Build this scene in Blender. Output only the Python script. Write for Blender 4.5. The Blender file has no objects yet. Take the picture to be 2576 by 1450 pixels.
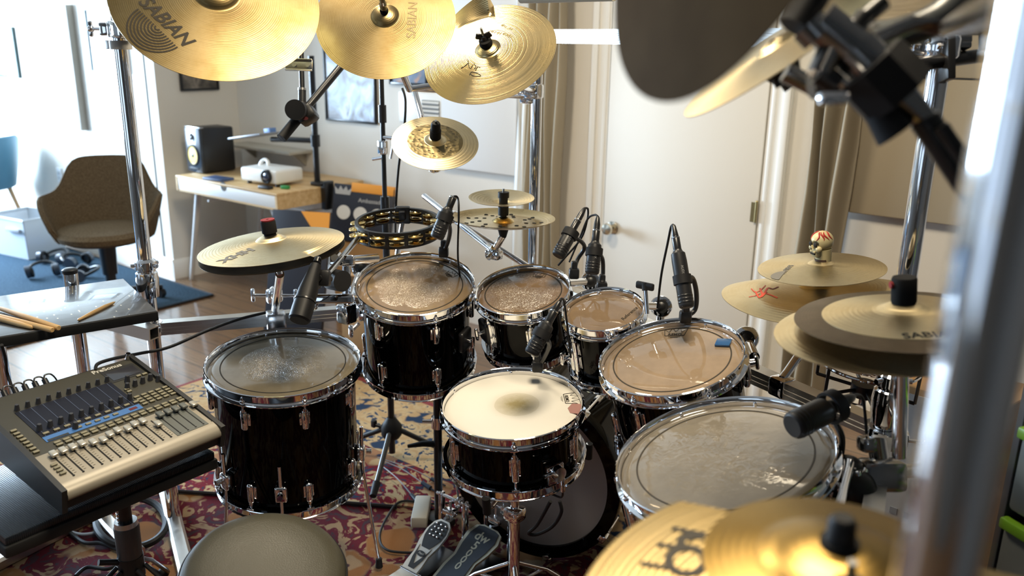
import bpy, bmesh, math, random
from mathutils import Vector as V, Matrix as M4, Euler
random.seed(7)
SC = bpy.context.scene
COL = SC.collection
PI = math.pi
# ---------------------------------------------------------------- camera
FPX, CX, CY = 2110.0, 1288.0, 725.0
CAMH = 1.60
_p, _r, _a = math.radians(16.44), math.radians(0.86), math.radians(127.25)
FW = V((math.cos(_a)*math.cos(_p), math.sin(_a)*math.cos(_p), -math.sin(_p)))
_r0 = V((math.sin(_a), -math.cos(_a), 0)); _u0 = _r0.cross(FW)
RT = _r0*math.cos(_r) + _u0*math.sin(_r)
UP = -_r0*math.sin(_r) + _u0*math.cos(_r)
EYE = V((0, 0, CAMH))
HEAD = V((math.cos(_a), math.sin(_a), 0)); SIDE = V((math.sin(_a), -math.cos(_a), 0))
cam = bpy.data.cameras.new('camera'); co = bpy.data.objects.new('camera', cam); COL.objects.link(co)
cam.sensor_width = 36.0; cam.lens = FPX/2576*36; cam.clip_start = 0.02; cam.clip_end = 60
m = M4((RT, UP, -FW)).transposed().to_4x4(); m.translation = EYE; co.matrix_world = m
cam.dof.use_dof = True; cam.dof.focus_distance = 2.2; cam.dof.aperture_fstop = 2.8
SC.camera = co
def ray(x, y):
    return FW + RT*((x-CX)/FPX) - UP*((y-CY)/FPX)
def P(x, y, d):            # a real-world point measured off the survey of the room: d metres deep
    return EYE + ray(x, y)*d
def Pz(x, y, z):
    d = ray(x, y); return EYE + d*((z-CAMH)/d.z)
def Py(x, y, Y):
    d = ray(x, y); return EYE + d*(Y/d.y)
# ---------------------------------------------------------------- view, world, lights
SC.view_settings.view_transform = 'Standard'; SC.view_settings.look = 'None'
SC.view_settings.exposure = 0.0; SC.view_settings.gamma = 1.0
SC.cycles.caustics_reflective = False; SC.cycles.caustics_refractive = False
SC.cycles.sample_clamp_indirect = 6.0; SC.cycles.use_denoising = True
SC.cycles.max_bounces = 8; SC.cycles.diffuse_bounces = 4; SC.cycles.glossy_bounces = 5
w = bpy.data.worlds.new('daylight'); SC.world = w; w.use_nodes = True
bg = w.node_tree.nodes['Background']; bg.inputs[0].default_value = (.62, .78, 1, 1); bg.inputs[1].default_value = 1.0
def area(name, loc, rot, sx, sy, power, color, shape='RECTANGLE'):
    l = bpy.data.lights.new(name, 'AREA'); l.shape = shape; l.size = sx; l.size_y = sy
    l.energy = power; l.color = color
    o = bpy.data.objects.new(name, l); COL.objects.link(o); o.location = loc; o.rotation_euler = rot; return o
COOL = (.60, .79, 1.0); WARM = (1.0, .86, .64)
area('window_daylight', (-8.14, 1.55, 1.45), (0, -PI/2, 0), 1.5, 1.7, 600, COOL)
area('window_daylight_far', (-8.14, -.75, 1.45), (0, -PI/2, 0), 1.5, 1.7, 110, COOL)
area('window_daylight_rear', (-4.2, -2.12, 1.45), (-PI/2, 0, PI), 1.7, 1.5, 5, COOL)
area('window_daylight_rear_near', (-1.7, -2.12, 1.45), (-PI/2, 0, PI), 1.5, 1.5, 3, COOL)
area('ceiling_lamp_light', (-2.20, 1.72, 2.93), (0, 0, 0), .45, .45, 40, WARM, 'DISK')
area('ceiling_lamp_light_drummer', (-.62, 1.25, 2.93), (0, 0, 0), .70, .70, 62, WARM, 'DISK')
# ---------------------------------------------------------------- materials
MATS = {}
def mat(name, col, rough=.5, metal=0., spec=.5, coat=0., **k):
    if name in MATS: return MATS[name]
    m = bpy.data.materials.new(name); m.use_nodes = True
    b = m.node_tree.nodes['Principled BSDF']
    b.inputs['Base Color'].default_value = (*col, 1); b.inputs['Roughness'].default_value = rough
    b.inputs['Metallic'].default_value = metal; b.inputs['Specular IOR Level'].default_value = spec
    b.inputs['Coat Weight'].default_value = coat; b.inputs['Coat Roughness'].default_value = k.get('coat_rough', .03)
    if 'ior' in k: b.inputs['IOR'].default_value = k['ior']
    if 'alpha' in k: b.inputs['Alpha'].default_value = k['alpha']
    if 'trans' in k: b.inputs['Transmission Weight'].default_value = k['trans']
    if 'emit' in k:
        b.inputs['Emission Color'].default_value = (*k['emit'], 1); b.inputs['Emission Strength'].default_value = k.get('es', 1)
    MATS[name] = m; return m
class NT:                   # tiny node helper
    def __init__(s, m): s.t = m.node_tree; s.b = s.t.nodes['Principled BSDF']
    def n(s, kind, **k):
        x = s.t.nodes.new('ShaderNode'+kind)
        for a, v in k.items():
            if a.startswith('i_'):
                key = a[2:]; key = int(key) if key.isdigit() else key.replace('_', ' ')
                if isinstance(v, bpy.types.NodeSocket): s.t.links.new(v, x.inputs[key])
                else: x.inputs[key].default_value = v
            else: setattr(x, a, v)
        return x
    def link(s, a, b): s.t.links.new(a, b)
    def base(s, sock): s.link(sock, s.b.inputs['Base Color'])
    def rough(s, sock): s.link(sock, s.b.inputs['Roughness'])
    def bump(s, h, dist=.001, strength=1.):
        b = s.n('Bump', i_Height=h, i_Distance=dist, i_Strength=strength); s.link(b.outputs[0], s.b.inputs['Normal']); return b
    def obj(s): return s.n('TexCoord').outputs['Object']
    def mix(s, f, a, b):
        x = s.n('Mix', data_type='RGBA'); x.clamp_factor = True
        for sock, v in ((x.inputs[0], f), (x.inputs[6], a), (x.inputs[7], b)):
            if isinstance(v, bpy.types.NodeSocket): s.link(v, sock)
            elif sock is x.inputs[0]: sock.default_value = v
            else: sock.default_value = (*v, 1)
        return x.outputs[2]
    def ramp(s, f, pts):
        r = s.n('ValToRGB'); s.link(f, r.inputs[0]); e = r.color_ramp.elements
        while len(e) < len(pts): e.new(.5)
        for q, (p, c) in zip(e, pts): q.position = p; q.color = (*c, 1) if len(c) == 3 else c
        return r.outputs[0]
    def math(s, op, a, b=0., c=None):
        x = s.n('Math', operation=op)
        for i, v in enumerate((a, b) if c is None else (a, b, c)):
            if isinstance(v, bpy.types.NodeSocket): s.link(v, x.inputs[i])
            else: x.inputs[i].default_value = v
        return x.outputs[0]
    def radius(s):
        x = s.n('SeparateXYZ', i_0=s.obj())
        return s.math('SQRT', s.math('ADD', s.math('MULTIPLY', x.outputs[0], x.outputs[0]), s.math('MULTIPLY', x.outputs[1], x.outputs[1])))

def bronze(name, c1, c2, rough=.28, groove=900., gd=.00006, aniso=.6, nscale=9.):
    m = mat(name, c1, rough, 1.0); t = NT(m)
    n = t.n('TexNoise', i_Vector=t.obj(), i_Scale=nscale, i_Detail=6., i_Roughness=.65).outputs['Fac']
    f = t.ramp(n, [(.36, (0, 0, 0)), (.68, (1, 1, 1))]); t.base(t.mix(f, c1, c2))
    r = t.radius(); s = t.math('SINE', t.math('MULTIPLY', r, groove))
    n2 = t.n('TexNoise', noise_dimensions='1D', i_W=t.math('MULTIPLY', r, 260.), i_Scale=1., i_Detail=3.).outputs['Fac']
    t.bump(t.math('ADD', s, t.math('MULTIPLY', n2, 3.)), gd, 1.)
    t.rough(t.math('ADD', t.math('MULTIPLY', n, .12), rough-.06))
    tg = t.n('Tangent', direction_type='RADIAL', axis='Z'); t.link(tg.outputs[0], t.b.inputs['Tangent'])
    t.b.inputs['Anisotropic'].default_value = aniso
    return m
BR = bronze('cymbal bronze', (.60, .45, .22), (.44, .31, .13), .27, aniso=.4)
BR_OLD = bronze('aged cymbal bronze', (.40, .30, .145), (.255, .178, .07), .36, 1500., .00003, .35)
BR_BRI = bronze('brilliant bronze', (.70, .55, .29), (.60, .45, .21), .26, 1750., .00005)
BR_DRK = bronze('dark raw bronze', (.070, .040, .014), (.048, .026, .009), .70, 1200., .00002, .0)
BR_DRK.node_tree.nodes['Principled BSDF'].inputs['Metallic'].default_value = 0.; BR_DRK.node_tree.nodes['Principled BSDF'].inputs['Specular IOR Level'].default_value = .02
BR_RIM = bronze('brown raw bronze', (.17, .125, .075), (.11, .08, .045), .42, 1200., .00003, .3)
BR_PALE = bronze('pale bronze', (.80, .67, .42), (.68, .54, .30), .36, 700., .00006)
BR_HAM = bronze('hammered bronze', (.30, .24, .125), (.20, .155, .075), .42, 400., .00004)
t = NT(BR_HAM); vo = t.n('TexVoronoi', i_Vector=t.obj(), i_Scale=70.).outputs['Distance']
for nd in list(t.t.nodes):
    if nd.type == 'BUMP': t.t.nodes.remove(nd)
t.bump(vo, .0016, .7)
CHROME = mat('chrome', (.86, .86, .88), .05, 1.0)
STEEL = mat('worn steel', (.62, .62, .62), .22, 1.0)
ALU = mat('brushed aluminium', (.74, .72, .68), .32, 1.0)
t = NT(ALU); nn = t.n('TexNoise', i_Vector=t.obj(), i_Scale=40., i_Detail=4.).outputs['Fac']; t.rough(t.math('ADD', t.math('MULTIPLY', nn, .18), .24))
LACQ = mat('black lacquer', (.0012, .0012, .0013), .05, 0., .14)
BPL = mat('black plastic', (.010, .010, .011), .38)
BRUB = mat('black rubber', (.008, .008, .009), .6, spec=.3)
BMET = mat('black metal', (.009, .009, .010), .28)
FELT = mat('charcoal felt', (.022, .021, .020), .95, spec=.1)
PAINT = mat('wall paint', (.76, .72, .65), .75, spec=.25)
t = NT(PAINT); nn = t.n('TexNoise', i_Vector=t.obj(), i_Scale=160., i_Detail=3.).outputs['Fac']; t.bump(nn, .0008, .4)
TRIM = mat('white trim paint', (.86, .84, .79), .38)
DOORM = mat('door paint', (.84, .80, .72), .42)
CEIL = mat('ceiling paint', (.50, .48, .44), .85)
DARKP = mat('low bounce wall paint', (.055, .052, .048), .8)  # unseen rear and right walls, darkened to cut bounce light and reflections
INK = mat('black ink', (.030, .024, .016), .55, spec=.3)
GREYINK = mat('grey ink', (.16, .15, .13), .5)
REDINK = mat('red ink', (.52, .06, .03), .5)
WHITEINK = mat('white ink', (.78, .74, .66), .5)
SILK = mat('engraved ink', (.32, .24, .09), .5)

def head_mat(name, base, rough, ior, scratch=0., white=.75, tint=None, spec=.5, coat=.0):
    m = mat(name, base, rough, 0., spec, coat, ior=ior); t = NT(m); oc = t.obj()
    r = t.radius()
    n = t.n('TexNoise', i_Vector=oc, i_Scale=16., i_Detail=5., i_Roughness=.6).outputs['Fac']
    f = t.ramp(n, [(.35, (0, 0, 0)), (.75, (1, 1, 1))])
    c = t.mix(f, base, tint or tuple(x*1.25 for x in base))
    if scratch:
        v = t.n('TexVoronoi', i_Vector=oc, i_Scale=75., i_Randomness=1., distance='CHEBYCHEV', feature='DISTANCE_TO_EDGE').outputs['Distance']
        wv = t.n('TexWave', i_Vector=oc, i_Scale=22., i_Distortion=26., i_Detail=4., i_Detail_Scale=3.).outputs['Fac']
        zone = t.n('TexNoise', i_Vector=oc, i_Scale=9., i_Detail=3.).outputs['Fac']
        zf = t.math('MULTIPLY', t.ramp(r, [(.08, (1, 1, 1)), (.125, (0, 0, 0))]), t.ramp(zone, [(.40, (0, 0, 0)), (.56, (1, 1, 1))]))
        sc = t.math('MULTIPLY', zf, t.math('GREATER_THAN', wv, .86))
        c = t.mix(t.math('MULTIPLY', sc, white), c, (.62, .53, .40))
        h = t.math('MULTIPLY', zf, t.math('ADD', wv, n)) if white else t.math('MULTIPLY', t.ramp(r, [(.10, (1, 1, 1)), (.17, (0, 0, 0))]), t.n('TexNoise', i_Vector=oc, i_Scale=34., i_Detail=2., i_Distortion=.8).outputs['Fac']); t.bump(h, .004 if white else .003, scratch)
    t.base(c); return m
HEADS = dict(
    a=head_mat('clear scratched head', (.22, .155, .095), 0.1, 2.2, .55),
    b=head_mat('clear amber head', (.20, .125, .07), 0.1, 2.1, .45),
    c=head_mat('clear glossy head', (.22, .15, .09), 0.035, 2.2, .0),
    d=head_mat('clear smooth head', (.25, .18, .115), .03, 2.1, .03, 0.),
    e=head_mat('clear rippled head', (.17, .145, .11), .05, 2.1, .50, 0.),
    f=head_mat('clear grey head', (.19, .16, .11), .10, 1.9, .55))
COATED = mat('coated white head', (.80, .76, .67), .6, spec=.3)
t = NT(COATED); oc = t.obj()
sx = t.n('SeparateXYZ', i_0=oc)
rr = t.math('SQRT', t.math('ADD', t.math('POWER', t.math('ADD', sx.outputs[0], -.012), 2.), t.math('POWER', t.math('ADD', sx.outputs[1], 0.0), 2.)))
nz = t.n('TexNoise', i_Vector=oc, i_Scale=60., i_Detail=6., i_Roughness=.7).outputs['Fac']
core = t.math('MULTIPLY', t.math('SUBTRACT', 1., t.math('SMOOTH_MIN', t.math('DIVIDE', rr, .075), 1., .3)), t.math('ADD', nz, .55))
soft = t.math('LESS_THAN', t.math('ADD', rr, t.math('MULTIPLY', nz, .006)), .063)
wear = t.math('ADD', t.math('MULTIPLY', soft, .22), core)
fl = t.n('TexNoise', i_Vector=t.n('Mapping', i_Vector=oc, i_Scale=(30, 210, 1), i_Rotation=(0, 0, .5)).outputs[0], i_Scale=1., i_Detail=4.).outputs['Fac']
dirt = t.math('MULTIPLY', t.math('GREATER_THAN', fl, .70), t.ramp(rr, [(.05, (.8, .8, .8)), (.11, (0, 0, 0))]))
t.base(t.mix(t.math('ADD', t.math('MULTIPLY', wear, .9), t.math('MULTIPLY', dirt, .35)), (.80, .76, .67), (.33, .27, .13)))
# ---------------------------------------------------------------- geometry helpers
def rotz(a): return M4.Rotation(a, 4, 'Z')
def tr(*p): return M4.Translation(V(p) if len(p) == 3 else p[0])
def frame(c, n, xhint=None):
    z = V(n).normalized(); h = V(xhint) if xhint is not None else SIDE
    x = (h - z*h.dot(z)); x = x.normalized() if x.length > 1e-5 else z.orthogonal().normalized()
    y = z.cross(x); m = M4((x, y, z)).transposed().to_4x4(); m.translation = V(c); return m
def smooth(pts, k=6, closed=False):
    pts = [V(p) for p in pts]; n = len(pts); out = []
    if n < 3: return pts
    rng = range(n if closed else n-1)
    for i in rng:
        a, b, c, d = (pts[(i-1) % n], pts[i], pts[(i+1) % n], pts[(i+2) % n]) if closed else (pts[max(i-1, 0)], pts[i], pts[i+1], pts[min(i+2, n-1)])
        for j in range(k):
            u = j/k; out.append(.5*((2*b) + (c-a)*u + (2*a-5*b+4*c-d)*u*u + (3*b-a-3*c+d)*u**3))
    if not closed: out.append(pts[-1])
    return out
class G:
    def __init__(s): s.bm = bmesh.new()
    def _x(s, vs, M):
        if M is not None: bmesh.ops.transform(s.bm, matrix=M, verts=vs)
    def box(s, c, sz, M=None, bev=0., seg=2, rot=None):
        g = bmesh.ops.create_cube(s.bm, size=1.); vs = g['verts']
        bmesh.ops.scale(s.bm, vec=V(sz), verts=vs)
        if bev:
            ed = list({e for v in vs for e in v.link_edges})
            r = bmesh.ops.bevel(s.bm, geom=ed, offset=min(bev, min(sz)*.49), segments=seg, affect='EDGES', profile=.5)
            vs = list({v for f in r['faces'] for v in f.verts} | {v for v in vs if v.is_valid})
            vs = list({v for v in vs} | {w for v in vs for f in v.link_faces for w in f.verts})
        T = tr(V(c)) @ (rot.to_4x4() if rot is not None else M4.Identity(4))
        s._x(vs, (M @ T) if M is not None else T); return s
    def ring(s, pts): return [s.bm.verts.new(p) for p in pts]
    def skin(s, rings, closed=False, cap=True):
        n = len(rings[0]); m = len(rings)
        for i in range(m if closed else m-1):
            a, b = rings[i], rings[(i+1) % m]
            for j in range(n):
                try: s.bm.faces.new((a[j], a[(j+1) % n], b[(j+1) % n], b[j]))
                except ValueError: pass
        if cap and not closed:
            for r, rev in ((rings[0], True), (rings[-1], False)):
                try: s.bm.faces.new(list(reversed(r)) if rev else r)
                except ValueError: pass
        return s
    def tube(s, pts, r, n=10, closed=False, cap=True):
        pts = [V(p) for p in pts]; k = len(pts); rr = r if isinstance(r, (list, tuple)) else [r]*k
        rings = []; prev = None
        for i, p in enumerate(pts):
            if closed: d = pts[(i+1) % k]-pts[i-1]
            else: d = pts[min(i+1, k-1)]-pts[max(i-1, 0)]
            d.normalize()
            if prev is None: u = d.orthogonal().normalized()
            else:
                u = prev - d*prev.dot(d); u = u.normalized() if u.length > 1e-6 else d.orthogonal().normalized()
            prev = u; v = d.cross(u)
            rings.append(s.ring([p + (u*math.cos(2*PI*j/n) + v*math.sin(2*PI*j/n))*rr[i] for j in range(n)]))
        return s.skin(rings, closed, cap)
    def cyl(s, a, b, r0, r1=None, n=20):
        return s.tube([a, b], [r0, r0 if r1 is None else r1], n)
    def lathe(s, prof, n=48, M=None, closed=False):
        rings = []; allv = []
        for r, z in prof:
            q = s.ring([(max(r, 1e-5)*math.cos(2*PI*j/n), max(r, 1e-5)*math.sin(2*PI*j/n), z) for j in range(n)]); rings.append(q); allv += q
        s.skin(rings, closed, cap=not closed); s._x(allv, M); return s
    def sph(s, c, r, u=20, v=12, M=None, sc=(1, 1, 1)):
        g = bmesh.ops.create_uvsphere(s.bm, u_segments=u, v_segments=v, radius=r); vs = g['verts']
        bmesh.ops.scale(s.bm, vec=V(sc), verts=vs); T = tr(V(c)); s._x(vs, (M @ T) if M is not None else T); return s
    def prism(s, poly, z0, z1, M=None):
        a = s.ring([(x, y, z0) for x, y in poly]); b = s.ring([(x, y, z1) for x, y in poly])
        s.skin([a, b]); s._x(a+b, M); return s
    def torus(s, R, r, n=64, k=10, M=None, c=(0, 0, 0), a0=0., a1=2*PI):
        full = abs(a1-a0-2*PI) < 1e-6; cnt = n if full else n+1
        pts = [V(c)+V((R*math.cos(a0+(a1-a0)*i/n), R*math.sin(a0+(a1-a0)*i/n), 0)) for i in range(cnt)]
        if M is not None: pts = [M @ p for p in pts]
        return s.tube(pts, r, k, closed=full)
    def ribbon(s, pts, w, z0=0., z1=.0006, closed=False):     # flat stroke in the xy plane
        p = [V((q[0], q[1], 0)) for q in pts]; k = len(p); L = []; Rr = []
        for i in range(k):
            d = (p[(i+1) % k]-p[i-1]) if closed else (p[min(i+1, k-1)]-p[max(i-1, 0)])
            d.normalize(); nrm = V((-d.y, d.x, 0))*w/2
            L.append(p[i]+nrm); Rr.append(p[i]-nrm)
        rings = [s.ring([(a.x, a.y, z0), (b.x, b.y, z0), (b.x, b.y, z1), (a.x, a.y, z1)]) for a, b in zip(L, Rr)]
        return s.skin(rings, closed)
    def mesh(s, me, M=None):
        n0 = len(s.bm.verts); s.bm.from_mesh(me); s.bm.verts.ensure_lookup_table()
        s._x(list(s.bm.verts)[n0:], M); return s
    def warp(s, f):
        for v in s.bm.verts: v.co = f(v.co)
        return s
    def xf(s, M): bmesh.ops.transform(s.bm, matrix=M, verts=list(s.bm.verts)); return s
MW = {}
def obj(name, g, material, parent=None, M=None, world=False, sharp=38, noN=False):
    if world and parent is not None: g.xf(MW[parent.name].inverted())
    bmesh.ops.remove_doubles(g.bm, verts=g.bm.verts, dist=1e-6)
    if not noN: bmesh.ops.recalc_face_normals(g.bm, faces=g.bm.faces)
    me = bpy.data.meshes.new(name); g.bm.to_mesh(me); g.bm.free()
    me.materials.append(material); me.shade_smooth(); me.set_sharp_from_angle(angle=math.radians(sharp))
    o = bpy.data.objects.new(name, me); COL.objects.link(o)
    if parent is not None: o.parent = parent
    if M is not None: o.matrix_basis = M
    MW[o.name] = (MW.get(parent.name, M4.Identity(4)) if parent is not None else M4.Identity(4)) @ (M if M is not None else M4.Identity(4))
    return o
def thing(name, label, cat, M=None, group=None):
    o = bpy.data.objects.new(name, None); COL.objects.link(o); o.empty_display_size = .05
    M = M if M is not None else M4.Identity(4)
    o.matrix_basis = M; MW[o.name] = M.copy()
    o['label'] = label; o['category'] = cat
    if group: o['group'] = group
    return o
def tag(o, label, cat, group=None, kind=None):
    if label: o['label'] = label; o['category'] = cat
    if group: o['group'] = group
    if kind: o['kind'] = kind
    return o
def struct(name, g, m, parent=None, M=None):
    o = obj(name, g, m, parent, M)
    if parent is None: o['kind'] = 'structure'
    return o
def dup(o, M, parent=None):                 # copy of one part mesh, new place
    c = o.copy(); COL.objects.link(c)
    c.parent = parent if parent is not None else o.parent
    c.matrix_basis = M; return c
def dup_tree(root, M, label, group=None):
    r = root.copy(); COL.objects.link(r); r.matrix_basis = M; MW[r.name] = M.copy(); r['label'] = label
    if group: r['group'] = group
    for ch in list(root.children):
        c = ch.copy(); COL.objects.link(c); c.parent = r
        for gch in list(ch.children):
            d = gch.copy(); COL.objects.link(d); d.parent = c
    return r
def text_mesh(body, size, bold=0., shear=0., space=1., align='CENTER', extr=.0002):
    cu = bpy.data.curves.new('glyphs', 'FONT'); cu.body = body; cu.size = size; cu.align_x = align; cu.align_y = 'CENTER'
    cu.offset = bold; cu.shear = shear; cu.space_character = space; cu.extrude = extr; cu.resolution_u = 3
    o = bpy.data.objects.new('glyphs', cu); COL.objects.link(o)
    me = bpy.data.meshes.new_from_object(o); bpy.data.objects.remove(o); bpy.data.curves.remove(cu); return me
def text(name, body, size, material, parent, M, bold=0., shear=0., space=1., warp=None, world=False, extr=.0002):
    g = G(); me = text_mesh(body, size, bold, shear, space, extr=extr); g.mesh(me, M); bpy.data.meshes.remove(me)
    if warp:
        for _ in range(2):
            le = [e for e in g.bm.edges if e.calc_length() > size*.35]
            if le: bmesh.ops.triangulate(g.bm, faces=g.bm.faces[:]); le = [e for e in g.bm.edges if e.calc_length() > size*.35]; bmesh.ops.subdivide_edges(g.bm, edges=le, cuts=1)
        g.warp(warp)
    return obj(name, g, material, parent, world=world)
# ================================================================ the room
WOOD = mat('plank floor', (.20, .105, .05), .28, 0., .5, .9, coat_rough=.12)
t = NT(WOOD); oc = t.obj()
bk = t.n('TexBrick', i_Vector=oc, i_Scale=1.0, i_Color1=(.165, .088, .042, 1), i_Color2=(.235, .135, .068, 1), i_Mortar=(.055, .028, .014, 1), i_Mortar_Size=.0035, i_Bias=0., i_Brick_Width=1.35, i_Row_Height=.115)
bk.offset = .37
gr = t.n('TexNoise', i_Vector=t.n('Mapping', i_Vector=oc, i_Scale=(2.2, 34, 1)).outputs[0], i_Scale=1.6, i_Detail=6., i_Roughness=.65).outputs['Fac']
mm = t.n('Mix', data_type='RGBA', blend_type='MULTIPLY'); mm.inputs[0].default_value = .75
t.link(bk.outputs['Color'], mm.inputs[6]); t.link(t.ramp(gr, [(.3, (.55, .5, .45)), (.7, (1.2, 1.15, 1.1))]), mm.inputs[7]); t.base(mm.outputs[2])
t.rough(t.math('ADD', t.math('MULTIPLY', gr, .18), .20)); t.bump(bk.outputs['Fac'], -.0015, .6)
struct('floor', G().box((-3.2, .75, -.05), (10.0, 6.2, .1)), WOOD)
struct('ceiling', G().box((-3.2, .75, 3.02), (10.2, 6.4, .1)), CEIL)
struct('wall_back', G().box((-1.74, 3.66, 1.485), (7.12, .12, 2.97)), PAINT)
struct('wall_corner', G().box((-5.24, 3.36, 1.485), (.12, .72, 2.97)), PAINT)
struct('wall_left', G().box((-6.70, 3.06, 1.485), (3.0-.16, .12, 2.97)), PAINT)
struct('wall_right', G().box((1.82, .75, 1.485), (.12, 6.0, 2.97)), DARKP)
g = G()
for y0, y1, z0, z1 in ((-2.3, 3.06, 0, .62), (-2.3, 3.06, 2.28, 2.97), (-2.3, -1.55, .62, 2.28), (.05, .75, .62, 2.28), (2.35, 3.06, .62, 2.28)):
    g.box((-8.20, (y0+y1)/2, (z0+z1)/2), (.14, y1-y0, z1-z0))
struct('wall_window', g, PAINT)
g = G()
for x0, x1, z0, z1 in ((-8.2, 1.82, 0, .72), (-8.2, 1.82, 2.2, 2.97), (-8.2, -5.05, .72, 2.2), (-3.35, -2.45, .72, 2.2), (-.95, 1.82, .72, 2.2)):
    g.box(((x0+x1)/2, -2.2, (z0+z1)/2), (x1-x0, .14, z1-z0))
struct('wall_rear', g, DARKP)
def window(n, c, w, h, axis):
    g = G(); R = M4.Identity(4) if axis == 'y' else rotz(PI/2)
    for x in (-w/2, 0, w/2): g.box((x, 0, 0), (.045, .05, h))
    for k in range(5): g.box((0, 0, -h/2+h*k/4), (w, .05, .035 if 0 < k < 4 else .06))
    o = struct('window_%d' % n, g, TRIM, None, tr(V(c)) @ R); return o
window(1, (-8.20, 1.55, 1.45), 1.6, 1.66, 'x'); window(2, (-8.20, -.75, 1.45), 1.6, 1.66, 'x')
window(3, (-4.2, -2.2, 1.46), 1.7, 1.48, 'y'); window(4, (-1.7, -2.2, 1.46), 1.5, 1.48, 'y')
def base(n, a, b, side):
    a, b = V(a), V(b); L = (b-a).length; ang = math.atan2(b.y-a.y, b.x-a.x)
    g = G().prism([(0, 0), (.016*side, 0), (.016*side, .105), (.009*side, .125), (0, .135)], 0, L)
    M = tr(a) @ rotz(ang) @ M4(((0, 0, 1, 0), (1, 0, 0, 0), (0, 1, 0, 0), (0, 0, 0, 1)))
    struct(n, g, TRIM, None, M)
base('baseboard_left', (-8.1, 3.0, 0), (-5.18, 3.0, 0), -1)
base('baseboard_corner', (-5.18, 2.985, 0), (-5.18, 3.6, 0), -1)
base('baseboard_back', (-5.17, 3.6, 0), (-2.26, 3.6, 0), -1)
base('baseboard_back_right', (-1.26, 3.6, 0), (1.75, 3.6, 0), -1)
# door with its casing
dx0, dx1 = -2.143, -1.358
g = G().box(((dx0+dx1)/2, 3.585, 1.02), (dx1-dx0, .032, 2.02), bev=.003)
door = struct('door_1', g, DOORM)
g = G().lathe([(0, 0), (.030, 0), (.032, .006), (.014, .010), (.012, .03), (.024, .038), (.030, .052), (.026, .064), (0, .070)], 28)
kn = obj('door_knob', g, mat('satin nickel', (.66, .60, .48), .22, 1.0), door, tr(-2.088, 3.568, .712) @ M4.Rotation(PI/2, 4, 'X'))
for z in (.24, .885, 1.78):
    g = G().cyl((0, 0, -.045), (0, 0, .045), .006, n=12).box((-.012, .006, 0), (.028, .003, .088)).sph((0, 0, .048), .007, 10, 6)
    obj('hinge', g, mat('aged brass', (.42, .33, .16), .35, 1.0), door, tr(dx1-.002, 3.562, z))
g = G()
for k, (o, wd) in enumerate(((0, .10), (.012, .055), (.07, .016))): 
    pass
def casing(x0, x1, n):
    g = G(); wdt = x1-x0; s = 1 if n == 'R' else -1; c = (x0+x1)/2
    g.box((c, 3.588, 1.06), (wdt, .024, 2.12)).box((c+s*wdt*.30, 3.572, 1.06), (wdt*.34, .02, 2.12), bev=.006).box((c-s*wdt*.30, 3.576, 1.06), (wdt*.2, .012, 2.12), bev=.005)
    return g
struct('trim_1', casing(-2.253, -2.150, 'L'), TRIM); struct('trim_2', casing(-1.352, -1.256, 'R'), TRIM)
struct('trim_3', G().box((-1.755, 3.585, 2.09), (1.0, .03, .1), bev=.008), TRIM)
# curtains
LINEN = mat('taupe linen', (.36, .31, .23), .9, spec=.1)
t = NT(LINEN); nn = t.n('TexNoise', i_Vector=t.n('Mapping', i_Vector=t.obj(), i_Scale=(240, 240, 60)).outputs[0], i_Scale=1., i_Detail=3.).outputs['Fac']; t.bump(nn, .001, .5)
SHEER = mat('pale curtain lining', (.74, .74, .72), .9, spec=.1)
def curtain(x0, x1, y, folds, amp, z0=.02, z1=2.42, ph=0., th=.006):
    g = G(); n = folds*14; a = []; rows = []
    for iz in range(13):
        z = z0+(z1-z0)*iz/12; k = 1+.10*math.sin(iz*.7+ph)-.1*iz/12; top = []
        for i in range(n+1):
            u = i/n; x = x0+(x1-x0)*u+.012*math.sin(iz*.9+u*7+ph); f = math.sin(u*folds*2*PI+ph+.22*math.sin(iz*.5))
            top.append((x, y+amp*k*(abs(f)**.75*(1 if f > 0 else -1)), z))
        rows.append(top)
    A = [g.ring(r) for r in rows]; B = [g.ring([(x, yy+th, z) for x, yy, z in r]) for r in rows]
    for L in (A, B):
        for i in range(12):
            for j in range(n): g.bm.faces.new((L[i][j], L[i][j+1], L[i+1][j+1], L[i+1][j]))
    for i in range(12):
        for j in (0, n): g.bm.faces.new((A[i][j], A[i+1][j], B[i+1][j], B[i][j]))
    return g
def hang(label, x0, x1, panels):
    t_ = thing('curtain', label, 'curtain', tr((x0+x1)/2, 3.5, 0))
    for nm, gg, mm_ in panels: obj(nm, gg, mm_, t_, world=True, sharp=80)
    obj('curtain_rod', G().cyl((x0-.06, 3.50, 2.44), (x1+.06, 3.50, 2.44), .011).sph((x0-.07, 3.50, 2.44), .02).sph((x1+.07, 3.50, 2.44), .02), BMET, t_, world=True)
    for xx in (x0-.03, x1+.03): obj('rod_bracket', G().box((xx, 3.55, 2.44), (.015, .10, .03)), BMET, t_, world=True)
hang('taupe linen curtain hanging left of the white door', -2.66, -2.36,
     [('drape', curtain(-2.60, -2.37, 3.50, 4, .030, ph=.6), LINEN), ('lining', curtain(-2.68, -2.59, 3.53, 2, .016, ph=1.5), SHEER)])
hang('taupe linen curtain hanging right of the white door', -1.15, -.98, [('drape', curtain(-1.145, -.965, 3.485, 3, .056, ph=1.9), LINEN)])
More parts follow.
